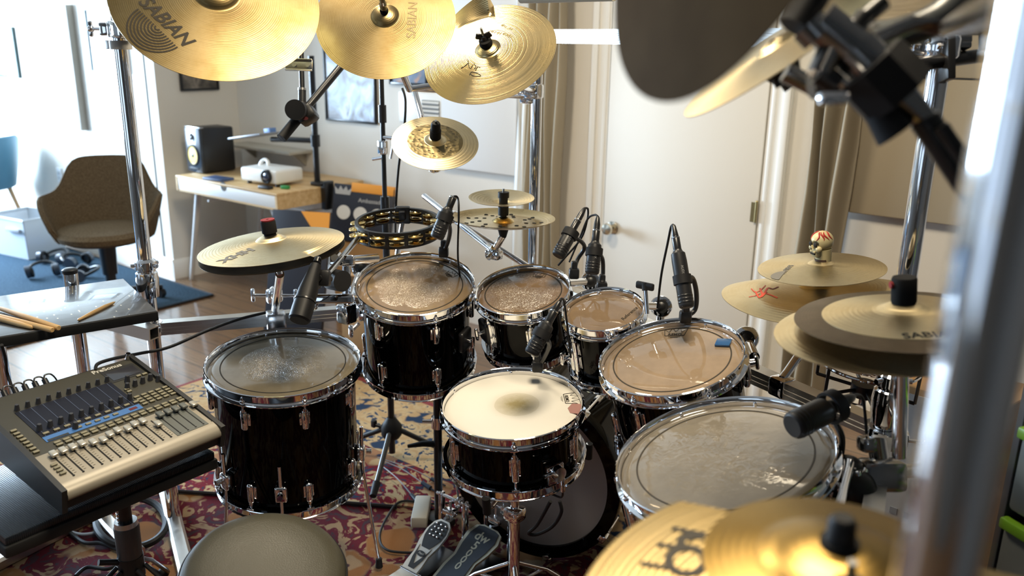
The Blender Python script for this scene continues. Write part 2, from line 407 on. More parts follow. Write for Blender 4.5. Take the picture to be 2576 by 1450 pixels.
# fabric acoustic panels
CANV = mat('white canvas', (.74, .73, .71), .85, spec=.15); CANT = mat('tan canvas', (.37, .31, .22), .85, spec=.15)
t = NT(CANT); nn = t.n('TexNoise', i_Vector=t.n('Mapping', i_Vector=t.obj(), i_Scale=(30, 30, 400)).outputs[0], i_Scale=1., i_Detail=4.).outputs['Fac']; t.bump(nn, .0006, .5)
tag(obj('acoustic_panel', G().box((-2.955, 3.577, 1.42), (.53, .046, 1.03), bev=.008), CANV), 'large white canvas covered acoustic panel on wall behind the small stacked cymbals', 'acoustic panel')
tp = thing('acoustic_panel', 'tan fabric covered acoustic panel on wall right of the right curtain', 'acoustic panel', tr(-.35, 3.577, 1.4))
obj('lower_board', G().box((-.24, 3.577, 1.212), (1.46, .046, .545), bev=.008), CANT, tp, world=True)
obj('upper_board', G().box((-.24, 3.577, 1.757), (1.46, .046, .535), bev=.008), CANT, tp, world=True)
# pictures and wall fittings
def art_mat(name, stops, scale, dist):
    m = mat(name, (.5, .5, .5), .35); t = NT(m); oc = t.obj()
    n = t.n('TexNoise', i_Vector=oc, i_Scale=scale, i_Detail=4., i_Distortion=dist).outputs['Fac']; t.base(t.ramp(n, stops)); return m
def picture(label, c, w, h, face, artm, framem, mat_border=.0):
    R = {'y': M4.Identity(4), 'x': rotz(PI/2)}[face]      # local: x across, z up, faces -y
    t_ = thing('picture', label, 'picture', tr(V(c)) @ R)
    g = G(); f = .014
    for sx in (-1, 1): g.box((sx*(w/2-f/2), 0, 0), (f, .022, h), bev=.002)
    for sz in (-1, 1): g.box((0, 0, sz*(h/2-f/2)), (w-2*f, .022, f), bev=.002)
    obj('picture_frame', g, framem, t_)
    obj('print', G().box((0, .002, 0), (w-2*f, .010, h-2*f)), artm, t_)
    if mat_border: obj('white_mount', G().box((0, -.004, 0), (w-2*f, .004, h-2*f)), CANV, t_)
A1 = art_mat('river print', [(.30, (.10, .10, .11)), (.42, (.30, .30, .33)), (.52, (.45, .56, .72)), (.63, (.72, .78, .86)), (.75, (.14, .16, .2))], 5., 1.6)
A2 = art_mat('dusk print', [(.35, (.02, .03, .05)), (.52, (.06, .09, .16)), (.60, (.42, .18, .05)), (.7, (.05, .05, .07))], 7., .8)
A3 = art_mat('monochrome print', [(.35, (.04, .035, .03)), (.5, (.12, .10, .08)), (.62, (.26, .22, .18)), (.75, (.05, .04, .04))], 9., .5)
A4 = art_mat('pale sketch print', [(.35, (.22, .24, .26)), (.5, (.10, .11, .12)), (.6, (.26, .27, .28)), (.72, (.04, .04, .05))], 6., 1.1)
TEAL = mat('dark teal frame', (.015, .05, .05), .4)
picture('framed blue and white abstract print above the desk end', (-4.0, 3.588, 1.36), .455, .52, 'y', A1, BMET)
picture('small dark print with an orange streak behind the hanging cymbals', (-3.50, 3.588, 1.50), .30, .31, 'y', A2, BMET)
picture('small dark brown print on the grey side wall above the speaker', (-5.168, 3.31, 1.42), .285, .34, 'x', A3, BMET)
picture('grey monochrome print in dark frame at the far left wall', (-7.28, 2.988, 1.455), .40, .38, 'y', A4, TEAL)
picture('pale print in thin teal frame behind the tall chrome post', (-5.71, 2.988, 1.56), .47, .42, 'y', A4, TEAL)
tag(obj('wall_board', G().box((-6.165, 2.975, 1.365), (.065, .05, .86), bev=.004), mat('grey wood strip', (.36, .34, .30), .6)), 'narrow grey vertical board fixed on the bright white wall', 'board')
for x, lab in ((-6.66, 'left of two white socket plates low on bright wall'), (-6.53, 'right of two white socket plates low on bright wall')):
    t_ = thing('wall_socket', lab, 'socket', tr(x, 2.994, .557))
    obj('cover_plate', G().box((0, 0, 0), (.075, .010, .115), bev=.003), mat('socket plastic', (.72, .74, .76), .4), t_)
    for dz in (.02, -.02): obj('socket_face', G().box((0, -.006, dz), (.032, .004, .026), bev=.002), mat('socket face', (.5, .53, .55), .4), t_)
t_ = thing('wall_vent', 'small white wall vent with dark slats beside the canvas panel', 'vent', tr(-3.40, 3.592, 1.22))
obj('vent_frame', G().box((0, 0, 0), (.36, .014, .17), bev=.003), TRIM, t_)
obj('grille', G().box((.075, -.004, .0), (.135, .012, .095)), mat('vent dark', (.12, .11, .09), .6), t_)
for k in range(4): obj('slat', G().box((.075, -.014, -.036+k*.024), (.13, .012, .007), rot=M4.Rotation(.5, 4, 'X')), TRIM, t_)
sh = thing('wall_shelf', 'narrow floating shelf on the back wall above the desk', 'shelf', tr(-4.74, 3.5, .885))
obj('shelf_board', G().box((0, 0, 0), (.70, .19, .018), bev=.002), mat('grey shelf', (.42, .39, .33), .5), sh)
for sx in (-.27, .27): obj('shelf_bracket', G().prism([(0, 0), (-.11, 0), (0, -.09)], -.006, .006, tr(sx, .095, -.010) @ M4(((0, 0, 1, 0), (1, 0, 0, 0), (0, 1, 0, 0), (0, 0, 0, 1)))), mat('grey shelf', (.4, .4, .4)), sh)
# rugs
def rug_mat(name, field, flower, navy, gold, scale, seed):
    m = mat(name, field, .95, spec=.1); t = NT(m); oc = t.n('Mapping', i_Vector=t.obj(), i_Location=(seed, seed*.7, 0)).outputs[0]
    wob = t.n('TexNoise', i_Vector=oc, i_Scale=scale*1.8, i_Detail=2.).outputs['Color']
    vm = t.n('VectorMath', operation='ADD'); t.link(oc, vm.inputs[0])
    sc = t.n('VectorMath', operation='SCALE'); t.link(wob, sc.inputs[0]); sc.inputs['Scale'].default_value = .16/scale*3; t.link(sc.outputs[0], vm.inputs[1])
    v = t.n('TexVoronoi', i_Vector=vm.outputs[0], i_Scale=scale, i_Randomness=.75); d = v.outputs['Distance']
    v2 = t.n('TexVoronoi', i_Vector=vm.outputs[0], i_Scale=scale*2.7, i_Randomness=.9).outputs['Distance']
    n3 = t.n('TexNoise', i_Vector=oc, i_Scale=scale*2.6, i_Detail=3., i_Distortion=2.2).outputs['Fac']
    c = t.mix(t.ramp(n3, [(.52, (0, 0, 0)), (.56, (1, 1, 1))]), field, flower)
    c = t.mix(t.ramp(n3, [(.40, (1, 1, 1)), (.42, (0, 0, 0))]), c, navy)
    ft = t.ramp(d, [(.30, (1, 1, 1)), (.34, (0, 0, 0))]); c = t.mix(ft, c, flower)
    c = t.mix(t.math('MULTIPLY', ft, t.ramp(v2, [(.42, (0, 0, 0)), (.5, (1, 1, 1))])), c, gold)
    c = t.mix(t.ramp(d, [(.055, (1, 1, 1)), (.075, (0, 0, 0))]), c, navy)
    pile = t.n('TexNoise', i_Vector=oc, i_Scale=420., i_Detail=2.).outputs['Fac']
    t.base(c); t.bump(pile, .003, .6); return m
RUGA = rug_mat('red floral rug', (.165, .016, .027), (.44, .32, .18), (.03, .04, .075), (.33, .17, .09), 4.6, 3.1)
RUGB = rug_mat('maroon floral rug', (.075, .008, .014), (.23, .15, .085), (.04, .02, .025), (.19, .085, .03), 4.2, 9.7)
RUGBORD = rug_mat('cream and navy border', (.50, .36, .20), (.46, .30, .15), (.025, .05, .10), (.025, .045, .09), 5.2, 5.5)
r2 = thing('rug', 'dark maroon floral rug lying under the drum throne and pedals', 'rug', tr(-1.4, 1.1, 0))
obj('pile', G().box((-1.15, 1.0, .004), (3.9, 2.5, .007), bev=.002), RUGB, r2, world=True)
r1 = thing('rug', 'lighter red and cream floral rug with navy border under the toms', 'rug', tr(-2.2, 2.0, 0))
quad = [(-3.42, 2.40), (-.9, 2.40), (-.9, 2.38), (-1.9, 1.86), (-2.30, 1.62), (-2.62, 1.42), (-3.42, 1.00)]
obj('pile', G().prism(quad, .008, .015), RUGA, r1, world=True)
obj('border', G().prism([(-3.44, 2.545), (-.88, 2.545), (-.88, 2.10), (-3.0, 2.10), (-3.0, 1.30), (-3.44, 1.02)], .0085, .0162), RUGBORD, r1, world=True)
obj('red_edging', G().prism([(-3.46, 2.575), (-.86, 2.575), (-.86, 2.545), (-3.44, 2.545), (-3.44, .98), (-3.46, .98)], .0085, .0165), mat('red edging', (.20, .03, .03), .95), r1, world=True)
obj('dark_edge_strip', G().tube([(-3.42, .985, .016), (-2.62, 1.405, .016), (-2.30, 1.605, .016), (-1.9, 1.845, .016)], .007, 6), mat('dark edge strip', (.012, .008, .008), .95), r1, world=True)  # dark tube laid along the near edge of the lighter rug
CARP = mat('blue carpet', (.030, .075, .125), .95, spec=.1); t = NT(CARP); nn = t.n('TexNoise', i_Vector=t.obj(), i_Scale=90., i_Detail=4.).outputs['Fac']
t.base(t.ramp(nn, [(.3, (.022, .044, .072)), (.7, (.055, .10, .145))])); t.bump(nn, .006, .8)
cr = thing('rug', 'large blue carpet under the brown swivel chair', 'rug', tr(-6.3, 1.2, 0))
obj('pile', G().box((-6.36, 1.15, .006), (3.44, 3.54, .012), bev=.003), CARP, cr, world=True)
g = G()
for a, b in (((-4.637, -.62), (-4.637, 2.93)), ((-8.08, 2.93), (-4.637, 2.93))): g.tube([(a[0], a[1], .007), (b[0], b[1], .007)], .008, 6)
obj('dark_edge_strip', g, mat('navy binding', (.008, .010, .014), .9), cr, world=True)
# ---------------------------------------------------------------- desk and what stands on it
LAMW = mat('white laminate', (.80, .80, .79), .35); OAK = mat('light oak', (.60, .40, .19), .45)
t = NT(OAK); gr = t.n('TexNoise', i_Vector=t.n('Mapping', i_Vector=t.obj(), i_Scale=(3, 40, 40)).outputs[0], i_Scale=1., i_Detail=5.).outputs['Fac']; t.base(t.ramp(gr, [(.3, (.50, .31, .13)), (.7, (.68, .48, .25))]))
dk = thing('desk', 'light oak desk with white drawer front and splayed white legs', 'desk', tr(-4.41, 3.25, 0))
obj('desktop', G().box((-4.41, 3.25, .7425), (1.02, .66, .015), bev=.002), OAK, dk, world=True)
g = G()
for x in (-4.911, -3.909): g.box((x, 3.25, .695), (.018, .66, .08))
g.box((-4.41, 3.57, .695), (.984, .018, .08)).box((-4.41, 3.25, .661), (.984, .62, .012)).box((-4.41, 2.933, .658), (.984, .02, .012)); obj('case', g, OAK, dk, world=True)
dr = obj('drawer_front', G().box((-4.41, 2.934, .699), (.98, .022, .072), bev=.002), LAMW, dk, world=True)
obj('finger_notch', G().cyl((-4.41, 2.921, .735), (-4.41, 2.9235, .735), .028, n=24), mat('notch shade', (.08, .07, .06), .8), dr, world=True)
for a, b in (((-4.80, 3.00, .655), (-5.085, 3.06, 0)), ((-4.05, 3.00, .655), (-3.80, 3.03, 0)), ((-4.80, 3.50, .655), (-5.05, 3.56, 0)), ((-4.05, 3.50, .655), (-3.80, 3.55, 0))):
    obj('leg', G().cyl(a, b, .022, .013), LAMW, dk, world=True)
obj('brace', G().cyl((-4.80, 3.06, .58), (-4.80, 3.46, .58), .008).cyl((-4.05, 3.06, .58), (-4.05, 3.46, .58), .008).cyl((-4.80, 3.26, .58), (-4.05, 3.26, .58), .008), LAMW, dk, world=True)
# studio monitor
ys = -.05
S = tr(-4.90, 3.17, .75) @ rotz(ys)
sp = thing('studio_monitor', 'black studio speaker with yellow cone on the desk', 'speaker', S)
obj('cabinet', G().box((0, .01, .147), (.185, .23, .285), bev=.012), BPL, sp)
obj('front_baffle', G().box((0, -.108, .147), (.185, .022, .285), bev=.010), mat('speaker baffle', (.035, .045, .06), .22), sp)
obj('woofer_cone', G().lathe([(.058, .004), (.056, .006), (.024, -.010), (.020, -.004), (0, .004)], 32), mat('yellow kevlar cone', (.75, .52, .02), .4), sp, tr(0, -.120, .115) @ M4.Rotation(PI/2, 4, 'X'))
obj('dust_cap', G().sph((0, 0, 0), .020, sc=(1, 1, .4)), BPL, sp, tr(0, -.119, .115) @ M4.Rotation(PI/2, 4, 'X'))
obj('woofer_surround', G().torus(.062, .007, 36, 8), BRUB, sp, tr(0, -.120, .115) @ M4.Rotation(PI/2, 4, 'X'))
obj('tweeter', G().lathe([(.030, .0), (.027, .004), (.014, .001), (.012, .008), (0, .011)], 28), BPL, sp, tr(0, -.120, .225) @ M4.Rotation(PI/2, 4, 'X'))
obj('bass_port', G().box((0, -.119, .030), (.11, .008, .014), bev=.004), BRUB, sp)
obj('silver_top_strip', G().box((0, -.098, .2915), (.18, .03, .006), bev=.002), STEEL, sp)
# projector
PJ = tr(-4.21, 3.12, .752) @ rotz(.10)
pj = thing('projector', 'white video projector on the desk beside the speaker', 'projector', PJ)
WPL = mat('white plastic', (.80, .79, .75), .35)
obj('housing', G().box((0, .01, .058), (.31, .215, .082), bev=.016, seg=3), WPL, pj)
obj('lens_barrel', G().lathe([(.020, -.01), (.040, -.01), (.042, .012), (.036, .016), (.026, .002), (.0, .001)], 30), BPL, pj, tr(.075, -.098, .060) @ M4.Rotation(PI/2, 4, 'X'))
obj('lens', G().sph((0, 0, 0), .028, sc=(1, 1, .35)), mat('lens glass', (.02, .025, .05), .04, 0., .9, 1.), pj, tr(.075, -.103, .060) @ M4.Rotation(PI/2, 4, 'X'))
obj('zoom_ring', G().torus(.034, .010, 26, 8), WPL, pj, tr(-.085, .03, .100) @ M4.Rotation(1.2, 4, 'X'))
for sx in (-.12, .12): obj('foot', G().cyl((sx, -.06, .0), (sx, -.06, .02), .014), BPL, pj)
tag(obj('book', G().box((0, 0, .008), (.17, .10, .016), bev=.002), mat('dark blue cover', (.04, .07, .16), .5), None, tr(-4.56, 2.99, .7505) @ rotz(.1)), 'thin dark blue book lying on the desk left of projector', 'book')
tag(obj('eraser', G().box((0, 0, .010), (.05, .03, .020), bev=.004), mat('green rubber', (.03, .25, .06), .5), None, tr(-4.0, 3.06, .750) @ rotz(.3)), 'small green block lying on the desk beside projector', 'block')
tag(obj('remote_control', G().box((0, 0, .009), (.09, .04, .018), bev=.005), BPL, None, tr(-4.085, 2.985, .750) @ rotz(.1)), 'small black remote on the desk in front of projector', 'remote')
# black clamp-on arm at the desk end
ar = thing('monitor_arm', 'black clamp-on pole arm holding a grey tray at desk end', 'monitor arm', tr(-3.955, 3.27, .75))
obj('desk_clamp', G().box((-3.878, 3.27, .700), (.045, .07, .17), bev=.006).box((-3.93, 3.27, .763), (.12, .07, .022), bev=.004), BMET, ar, world=True)
obj('pole', G().cyl((-3.965, 3.27, .77), (-3.965, 3.27, 1.50), .018).cyl((-3.965, 3.27, .98), (-3.965, 3.27, 1.05), .028), BMET, ar, world=True)
obj('side_arm', G().tube([(-3.965, 3.27, 1.015), (-4.12, 3.20, 1.015), (-4.27, 3.19, 1.005)], .016, 10), BMET, ar, world=True)
obj('tray', G().box((0, 0, 0), (.33, .24, .012), bev=.004), mat('grey tray', (.25, .26, .28), .35), ar, (MW[ar.name].inverted() @ tr(-4.40, 3.20, 1.02) @ M4.Rotation(-.16, 4, 'Y')))
tag(obj('small_box', G().box((0, 0, .02), (.06, .05, .04), bev=.004), mat('blue card', (.12, .22, .45), .5), None, tr(-4.36, 3.25, 1.022) @ M4.Rotation(-.16, 4, 'Y')), 'small blue box on the grey tray of the desk arm', 'box')
# ---------------------------------------------------------------- chairs
def shell(th0=2.25, hb=.42, ha=.225, rb=.245, rt=.315, seat=.05, arm=True):
    g = G(); N = 44; rows = 9; A = []
    for j in range(rows+1):
        v = j/rows; r_ = []
        for i in range(N+1):
            th = -th0+2*th0*i/N; a = abs(th)
            k = 1/(1+math.exp((a-.80)*11)); h = ha+(hb-ha)*k
            if a > th0-.55: h *= .25+.75*((th0-a)/.55)**.6
            rr = rb+(rt-rb)*v**.8 + (.03*v*k)
            ex = 1.0+.08*(1-k)
            r_.append((rr*math.sin(th)*ex, rr*math.cos(th)*.92, -.02*(1-v)**2 + h*v))
        A.append(g.ring(r_))
    for j in range(rows):
        for i in range(N): g.bm.faces.new((A[j][i], A[j][i+1], A[j+1][i+1], A[j+1][i]))
    g.bm.normal_update()
    r = bmesh.ops.solidify(g.bm, geom=g.bm.faces[:], thickness=.030)
    bmesh.ops.bevel(g.bm, geom=[e for e in g.bm.edges if len(e.link_faces) == 2 and e.calc_face_angle(0) > 1.0], offset=.010, segments=2, affect='EDGES')
    return g
BRN = mat('brown tweed', (.125, .088, .050), .95, spec=.15); t = NT(BRN); nn = t.n('TexNoise', i_Vector=t.obj(), i_Scale=130., i_Detail=4.).outputs['Fac']
t.base(t.ramp(nn, [(.3, (.085, .058, .032)), (.7, (.17, .125, .075))])); t.bump(nn, .003, .6)
fy = math.atan2(-2.42, 4.85)                              # turned towards the kit
SWM = tr(-4.86, 2.40, 0) @ rotz(math.radians(52))
def swivel(M):
    c = thing('swivel_chair', 'brown tweed bucket swivel chair on the blue carpet', 'chair', M)
    obj('shell', shell(), BRN, c, tr(0, 0, .475) @ M4.Diagonal((.92, .95, 1, 1)), sharp=60)
    obj('seat_cushion', G().lathe([(0, -.03), (.20, -.03), (.255, -.005), (.268, .025), (.245, .05), (.15, .062), (0, .064)], 40).xf(M4.Scale(1.0, 4)), BRN, c, tr(0, -.015, .455))
    obj('seat_plate', G().cyl((0, 0, .405), (0, 0, .43), .10, .12), BPL, c)
    obj('column', G().cyl((0, 0, .10), (0, 0, .41), .030, .030).cyl((0, 0, .22), (0, 0, .41), .042, .05), BMET, c)
    for k in range(4):
        a = k*PI/2+.55; e = V((math.cos(a), math.sin(a), 0))
        obj('base_leg', G().tube([e*.02+V((0, 0, .105)), e*.18+V((0, 0, .095)), e*.30+V((0, 0, .078))], [.022, .019, .014], 10), BMET, c)
        obj('caster', G().cyl((-.010, 0, 0), (.010, 0, 0), .028, n=20).cyl((-.024, 0, 0), (-.012, 0, 0), .028, n=20).cyl((-.007, 0, 0), (-.007, 0, .045), .008), BPL, c, tr(e*.295+V((0, 0, .040))) @ rotz(a+.4))
    return c
swivel(SWM)
BLU = mat('slate blue shell', (.055, .16, .24), .45); BEECH = mat('beech leg', (.55, .33, .16), .5)
c = thing('shell_chair', 'slate blue shell chair with beech legs at the left edge', 'chair', tr(-7.16, 2.62, .014) @ rotz(-1.0))
obj('shell', shell(1.5, .38, .10, .22, .26), BLU, c, tr(0, 0, .46), sharp=60)
obj('seat', G().lathe([(0, -.02), (.18, -.02), (.235, 0), (.235, .012), (.15, .006), (0, .0)], 36), BLU, c, tr(0, -.01, .45))
for sx in (-1, 1):
    for sy in (-1, 1): obj('leg', G().cyl((sx*.13, sy*.13, .44), (sx*.22, sy*.20, 0), .017, .012), BEECH, c)
# bin of blue cloths, headphones on the carpet
CLEARP = mat('frosted plastic', (.80, .86, .92), .35, 0., .5, trans=.35)
b_ = thing('storage_bin', 'frosted plastic storage bin of blue cloth on the carpet', 'bin', tr(-6.60, 2.68, .015) @ rotz(.15))
g = G(); 
for sx, sy, lx, ly in ((0, -.14, .40, .008), (0, .14, .40, .008), (-.20, 0, .008, .28), (.20, 0, .008, .28)): g.box((sx, sy, .145), (lx, ly, .29))
g.box((0, 0, .004), (.40, .28, .008)); g.warp(lambda p: V((p.x*(1+.45*p.z), p.y*(1+.45*p.z), p.z))); obj('tub', g, CLEARP, b_)
obj('rim', G().tube(smooth([(-.225, -.16, .29), (.225, -.16, .29), (.225, .16, .29), (-.225, .16, .29)], 1, True) + [], .011, 8, closed=True), CLEARP, b_)
obj('handle', G().box((.11, -.170, .215), (.16, .02, .03), bev=.006), mat('grey handle', (.35, .36, .38), .4), b_)
g = G().sph((0, 0, .07), .15, 24, 14, sc=(1.15, .8, .42)); g.warp(lambda p: p+V((0, 0, .02*math.sin(p.x*40)*math.cos(p.y*35)))); obj('cloth', g, mat('blue cloth', (.05, .12, .28), .9), b_)
def headphones(M, lab):
    h = thing('headphones', lab, 'headphones', M, 'headphones on the blue carpet')
    obj('headband', G().torus(.085, .011, 30, 8, a0=-.25, a1=PI+.25), BPL, h, tr(0, 0, .05) @ M4.Rotation(.35, 4, 'X'))
    for sx in (-1, 1):
        obj('ear_cup', G().cyl((0, 0, -.016), (0, 0, .016), .044, .040, 24), mat('graphite plastic', (.05, .06, .08), .25), h, tr(sx*.085, -.035, .045) @ M4.Rotation(PI/2-.2, 4, 'Y'))
        obj('ear_pad', G().torus(.030, .012, 24, 8), BRUB, h, tr(sx*.068, -.035, .045) @ M4.Rotation(PI/2-.2, 4, 'Y'))
    return h
headphones(tr(-6.15, 2.66, .018) @ rotz(.4), 'black headphones on the carpet beside the storage bin')
for x, y, a, lab in ((-5.95, 2.70, 2.0, 'black headphones on the carpet left of the chair column'), (-5.86, 2.44, 1.1, 'black headphones on the carpet nearest the camera'), (-5.55, 2.58, -.6, 'black headphones on the carpet just behind the chair base')):
    headphones(tr(x, y, .018) @ rotz(a), lab)
# boxes by the back wall
CARD = mat('cardboard', (.42, .24, .10), .85); 
cb = thing('cardboard_box', 'brown cardboard box on the floor behind the biggest rack tom', 'box', tr(-3.10, 3.02, 0) @ rotz(.15))
obj('carton', G().box((0, 0, .20), (.42, .34, .40), bev=.003), CARD, cb)
for s in (-1, 1): obj('flap', G().box((0, s*.20, .415), (.41, .17, .004), rot=M4.Rotation(s*.5, 4, 'X')), CARD, cb)
obj('red_print', G().box((.05, -.1715, .27), (.14, .002, .02)), mat('red print', (.5, .08, .03), .7), cb)
NAVYB = mat('navy carton', (.018, .020, .032), .5); ORNG = mat('orange card', (.85, .36, .05), .5)
hb = thing('drumhead_carton', 'dark drumhead carton with three white circles and orange top', 'carton', tr(-3.66, 3.32, .0) @ rotz(.45) )
obj('stand_box', G().box((0, .06, .22), (.34, .16, .44)), CARD, hb)
HB = tr(0, -.01, .44) @ M4.Rotation(-.20, 4, 'X') @ M4.Rotation(.06, 4, 'Y')
obj('panel', G().box((0, 0, .165), (.37, .05, .33), bev=.002), NAVYB, hb, HB)
obj('orange_header', G().box((.055, -.002, .318), (.26, .052, .055), bev=.002), ORNG, hb, HB)
for k in range(3): obj('white_circle', G().lathe([(0, 0), (.042, 0), (.042, .002), (0, .002)], 30), CANV, hb, HB @ tr(-.11+k*.105, -.0255, .165) @ M4.Rotation(PI/2, 4, 'X'))
crown = [(-.045, -.016), (.045, -.016), (.055, .028), (.030, .008), (.018, .034), (0, .010), (-.018, .034), (-.030, .008), (-.055, .028)]
obj('crown_logo', G().prism(crown, 0, .002), mat('grey print', (.45, .45, .45), .5), hb, HB @ tr(-.125, -.0255, .285) @ M4.Rotation(PI/2, 4, 'X'))
text('lettering', 'Ambassador', .034, mat('grey print', (.4, .4, .4)), hb, HB @ tr(.06, -.0262, .245) @ M4.Rotation(PI/2, 4, 'X'), .0004)
ob_ = thing('flat_carton', 'dark and orange flat carton leaning low beside the desk', 'carton', tr(-3.60, 2.74, 0) @ rotz(.45))
OB = M4.Rotation(-.30, 4, 'X')
obj('panel', G().box((0, 0, .355), (.34, .03, .71), bev=.002), NAVYB, ob_, OB)
obj('orange_corner', G().prism([(.0, .0), (.17, -.22), (.17, .0)], 0, .002), ORNG, ob_, OB @ tr(0, -.0155, .708) @ M4.Rotation(PI/2, 4, 'X'))
obj('grey_stripes', G().box((-.05, -.0155, .59), (.18, .001, .018)).box((-.05, -.0155, .54), (.18, .001, .018)), mat('grey print', (.4, .4, .4)), ob_, OB)
tag(obj('equipment_case', G().box((0, 0, .03), (.62, .42, .06), bev=.008), mat('light blue case', (.20, .34, .52), .5), None, tr(-3.20, 2.44, .017) @ rotz(.05)), 'flat pale blue case on the floor beneath the rack bar', 'case')
# ================================================================ the drum rack
def clamp(parent, p, axis, s=1., wing=None, m=None):      # clamp block round a tube with a wing bolt
    F = frame(p, axis, wing if wing is not None else SIDE); m = m or CHROME
    g = G().lathe([(.0225*s, -.022*s), (.030*s, -.022*s), (.033*s, -.016*s), (.033*s, .016*s), (.030*s, .022*s), (.0225*s, .022*s)], 28, F, closed=True)
    g.box((.040*s, 0, 0), (.024*s, .030*s, .036*s), F, .004*s)
    c = obj('clamp', g, m, parent, world=True)
    g = G().cyl(F @ V((.050*s, 0, 0)), F @ V((.078*s, 0, 0)), .0042*s).box((.084*s, 0, 0), (.012*s, .011*s, .044*s), F, .005*s).sph((.084*s, 0, 0), .010*s, M=F)
    b = obj('wing_bolt', g, m, None); b.parent = c
    MW[b.name] = MW[c.name]; b.matrix_basis = M4.Identity(4)
    for v in b.data.vertices: v.co = MW[c.name].inverted() @ v.co
    return c
def collar(parent, p, r=.021, m=None):
    g = G().lathe([(r, -.055), (r*1.45, -.055), (r*1.55, -.03), (r*1.62, .0), (r*1.5, .022), (r*1.30, .026), (r*1.30, .031), (r*1.52, .034), (r*1.52, .058), (r*1.15, .066), (r, .066)], 32, tr(V(p)), closed=True)
    c = obj('collar', g, m or CHROME, parent, world=True)
    g = G()
    for k in range(5):
        a = k*2*PI/5+.4; d = V((math.cos(a), math.sin(a), 0)); q = V(p)+V((0, 0, .046)); g.cyl(q+d*r*1.4, q+d*(r*1.52+.010), .0062)
    obj('key_bolt', g, CHROME, parent, world=True); return c
rack = thing('drum_rack', 'chrome and aluminium drum rack of posts and square bars carrying the kit', 'drum rack', tr(-1.3, 1.4, 0))
Lp, Cp, Rp, Fp = V((-2.407, 1.300, 0)), V((-1.69, 2.343, 0)), V((-.365, 1.835, 0)), V((-.0469, .398, 0))
P2, P3 = V((-2.593, 1.156, 0)), V((-2.624, .936, 0))
def post(p, z0, z1, r=.0205, cap=None):
    o = obj('post', G().cyl(p+V((0, 0, z0)), p+V((0, 0, z1)), r, n=40), CHROME, rack, world=True)
    if cap: obj('post_cap', G().lathe([(r, z1-.004), (r*1.06, z1-.002), (r*1.06, z1+.008), (r*.7, z1+.013), (0, z1+.014)], 32, tr(p)), BPL, rack, world=True)
    return o
post(Lp, .03, 2.12, .0205, 1); post(Cp, .03, 1.672, .0185, 1); post(Rp, .03, 2.12, .0205, 1); 
fa_, fb_ = P(2385, 1300, .382), P(2618, 122, .324); fd = (fb_-fa_)/(fb_.z-fa_.z); Fp = fa_-fd*(fa_.z-.0); Fp.z = 0.; FD = fd
obj('post', G().cyl(fa_-fd*(fa_.z-.03), fa_+fd*(2.15-fa_.z), .0180, n=40), CHROME, rack, world=True)
post(P2, .03, .895, .021, 1); post(P3, .03, .82, .019)
def bar(a, b, s=.038, hollow=False):
    a, b = V(a), V(b); d = b-a; L = d.length; F = frame(a, d, V((0, 0, 1)))
    h = s/2; e = .0018; q = s*.10
    sec = [(-h, -h), (h, -h), (h, -q*2.2), (h-e, -q*2), (h-e, -q), (h, -q*.8), (h, q*.8), (h-e, q), (h-e, q*2), (h, q*2.2), (h, h), (-h, h), (-h, q*2.2), (-h+e, q*2), (-h+e, q), (-h, q*.8), (-h, -q*.8), (-h+e, -q), (-h+e, -q*2), (-h, -q*2.2)]
    sec = [(y, x) for x, y in sec]
    g = G()
    if hollow:
        k = [(-h, -h), (h, -h), (h, h), (-h, h)]; i = [(x*.82, y*.82) for x, y in k]
        g.skin([g.ring([(x, y, z) for x, y in kk]) for kk, z in ((k, 0), (k, L), (i, L), (i, 0))], closed=True)
    else: g.prism(sec, 0, L)
    g.xf(F); return obj('crossbar', g, ALU, rack, world=True, sharp=20)
Z1, Z2 = V((0, 0, .715)), V((0, 0, .79))
dLC = (Cp-Lp).normalized(); dCR = (Rp-Cp).normalized()
bar(Lp+Z1+dLC*.02, Cp+Z1-dLC*.0, .040); bar(Cp+Z2+dCR*.03, Rp+Z2-dCR*.03, .040); bar(Rp+V((.01, -.05, .78)), Fp+FD*.78+V((-.02, .04, 0)), .038)
bar(Cp+V((.02, 0, 1.615)), Rp+V((-.02, 0, 1.615)), .042)
e0, e1 = Pz(388, 839, .720), Pz(262, 806, .735)
bar(e1, e0, .040, True)
obj('bar_shade_plate', G().box((0, 0, -.030), (.034, .034, .004), frame(e0, e0-e1, V((0, 0, 1)))), mat('bar shade black', (.004, .004, .004), .9), rack, world=True)  # added black plate, stands in for the shade inside the hollow bar
for p, z, ww in ((Lp, .715, (-.9, -.3, 0)), (Rp, .775, (.9, .3, 0)), (Cp, .715, (-1, 0, 0)), (Cp, .79, (1, 0, 0)), (P2, .74, (-1, 0, 0)), (Lp, 1.615, (-.8, -.5, 0)), (Cp, 1.615, (0, 1, 0)), (Rp, 1.60, (-.9, -.2, 0)), (Fp+V((FD.x, FD.y, 0))*.78, .78, (1, -.5, 0)), (P3, .74, (-1, .1, 0))):
    clamp(rack, p+V((0, 0, z)), (0, 0, 1), 1., ww)
obj('memory_lock', G().lathe([(.0208, -.012), (.030, -.012), (.030, .012), (.0208, .012)], 28, tr(Lp+V((0, 0, 1.572))), closed=True).box((-.028, -.016, 1.572), (.03, .016, .024), tr(Lp), .003), mat('grey nylon', (.42, .40, .36), .5), rack, world=True)
collar(rack, Lp+V((0, 0, .875))); collar(rack, Rp+V((0, 0, .865)))
def foot(a, b, wd=.05, h=.034):
    a, b = V(a), V(b); F = frame(a, b-a, V((0, 0, 1)))
    g = G().prism([(0, -wd/2), (h*.75, -wd/2), (h, -wd*.32), (h, wd*.32), (h*.75, wd/2), (0, wd/2)], 0, (b-a).length, F)
    obj('foot', g, ALU, rack, world=True, sharp=20)
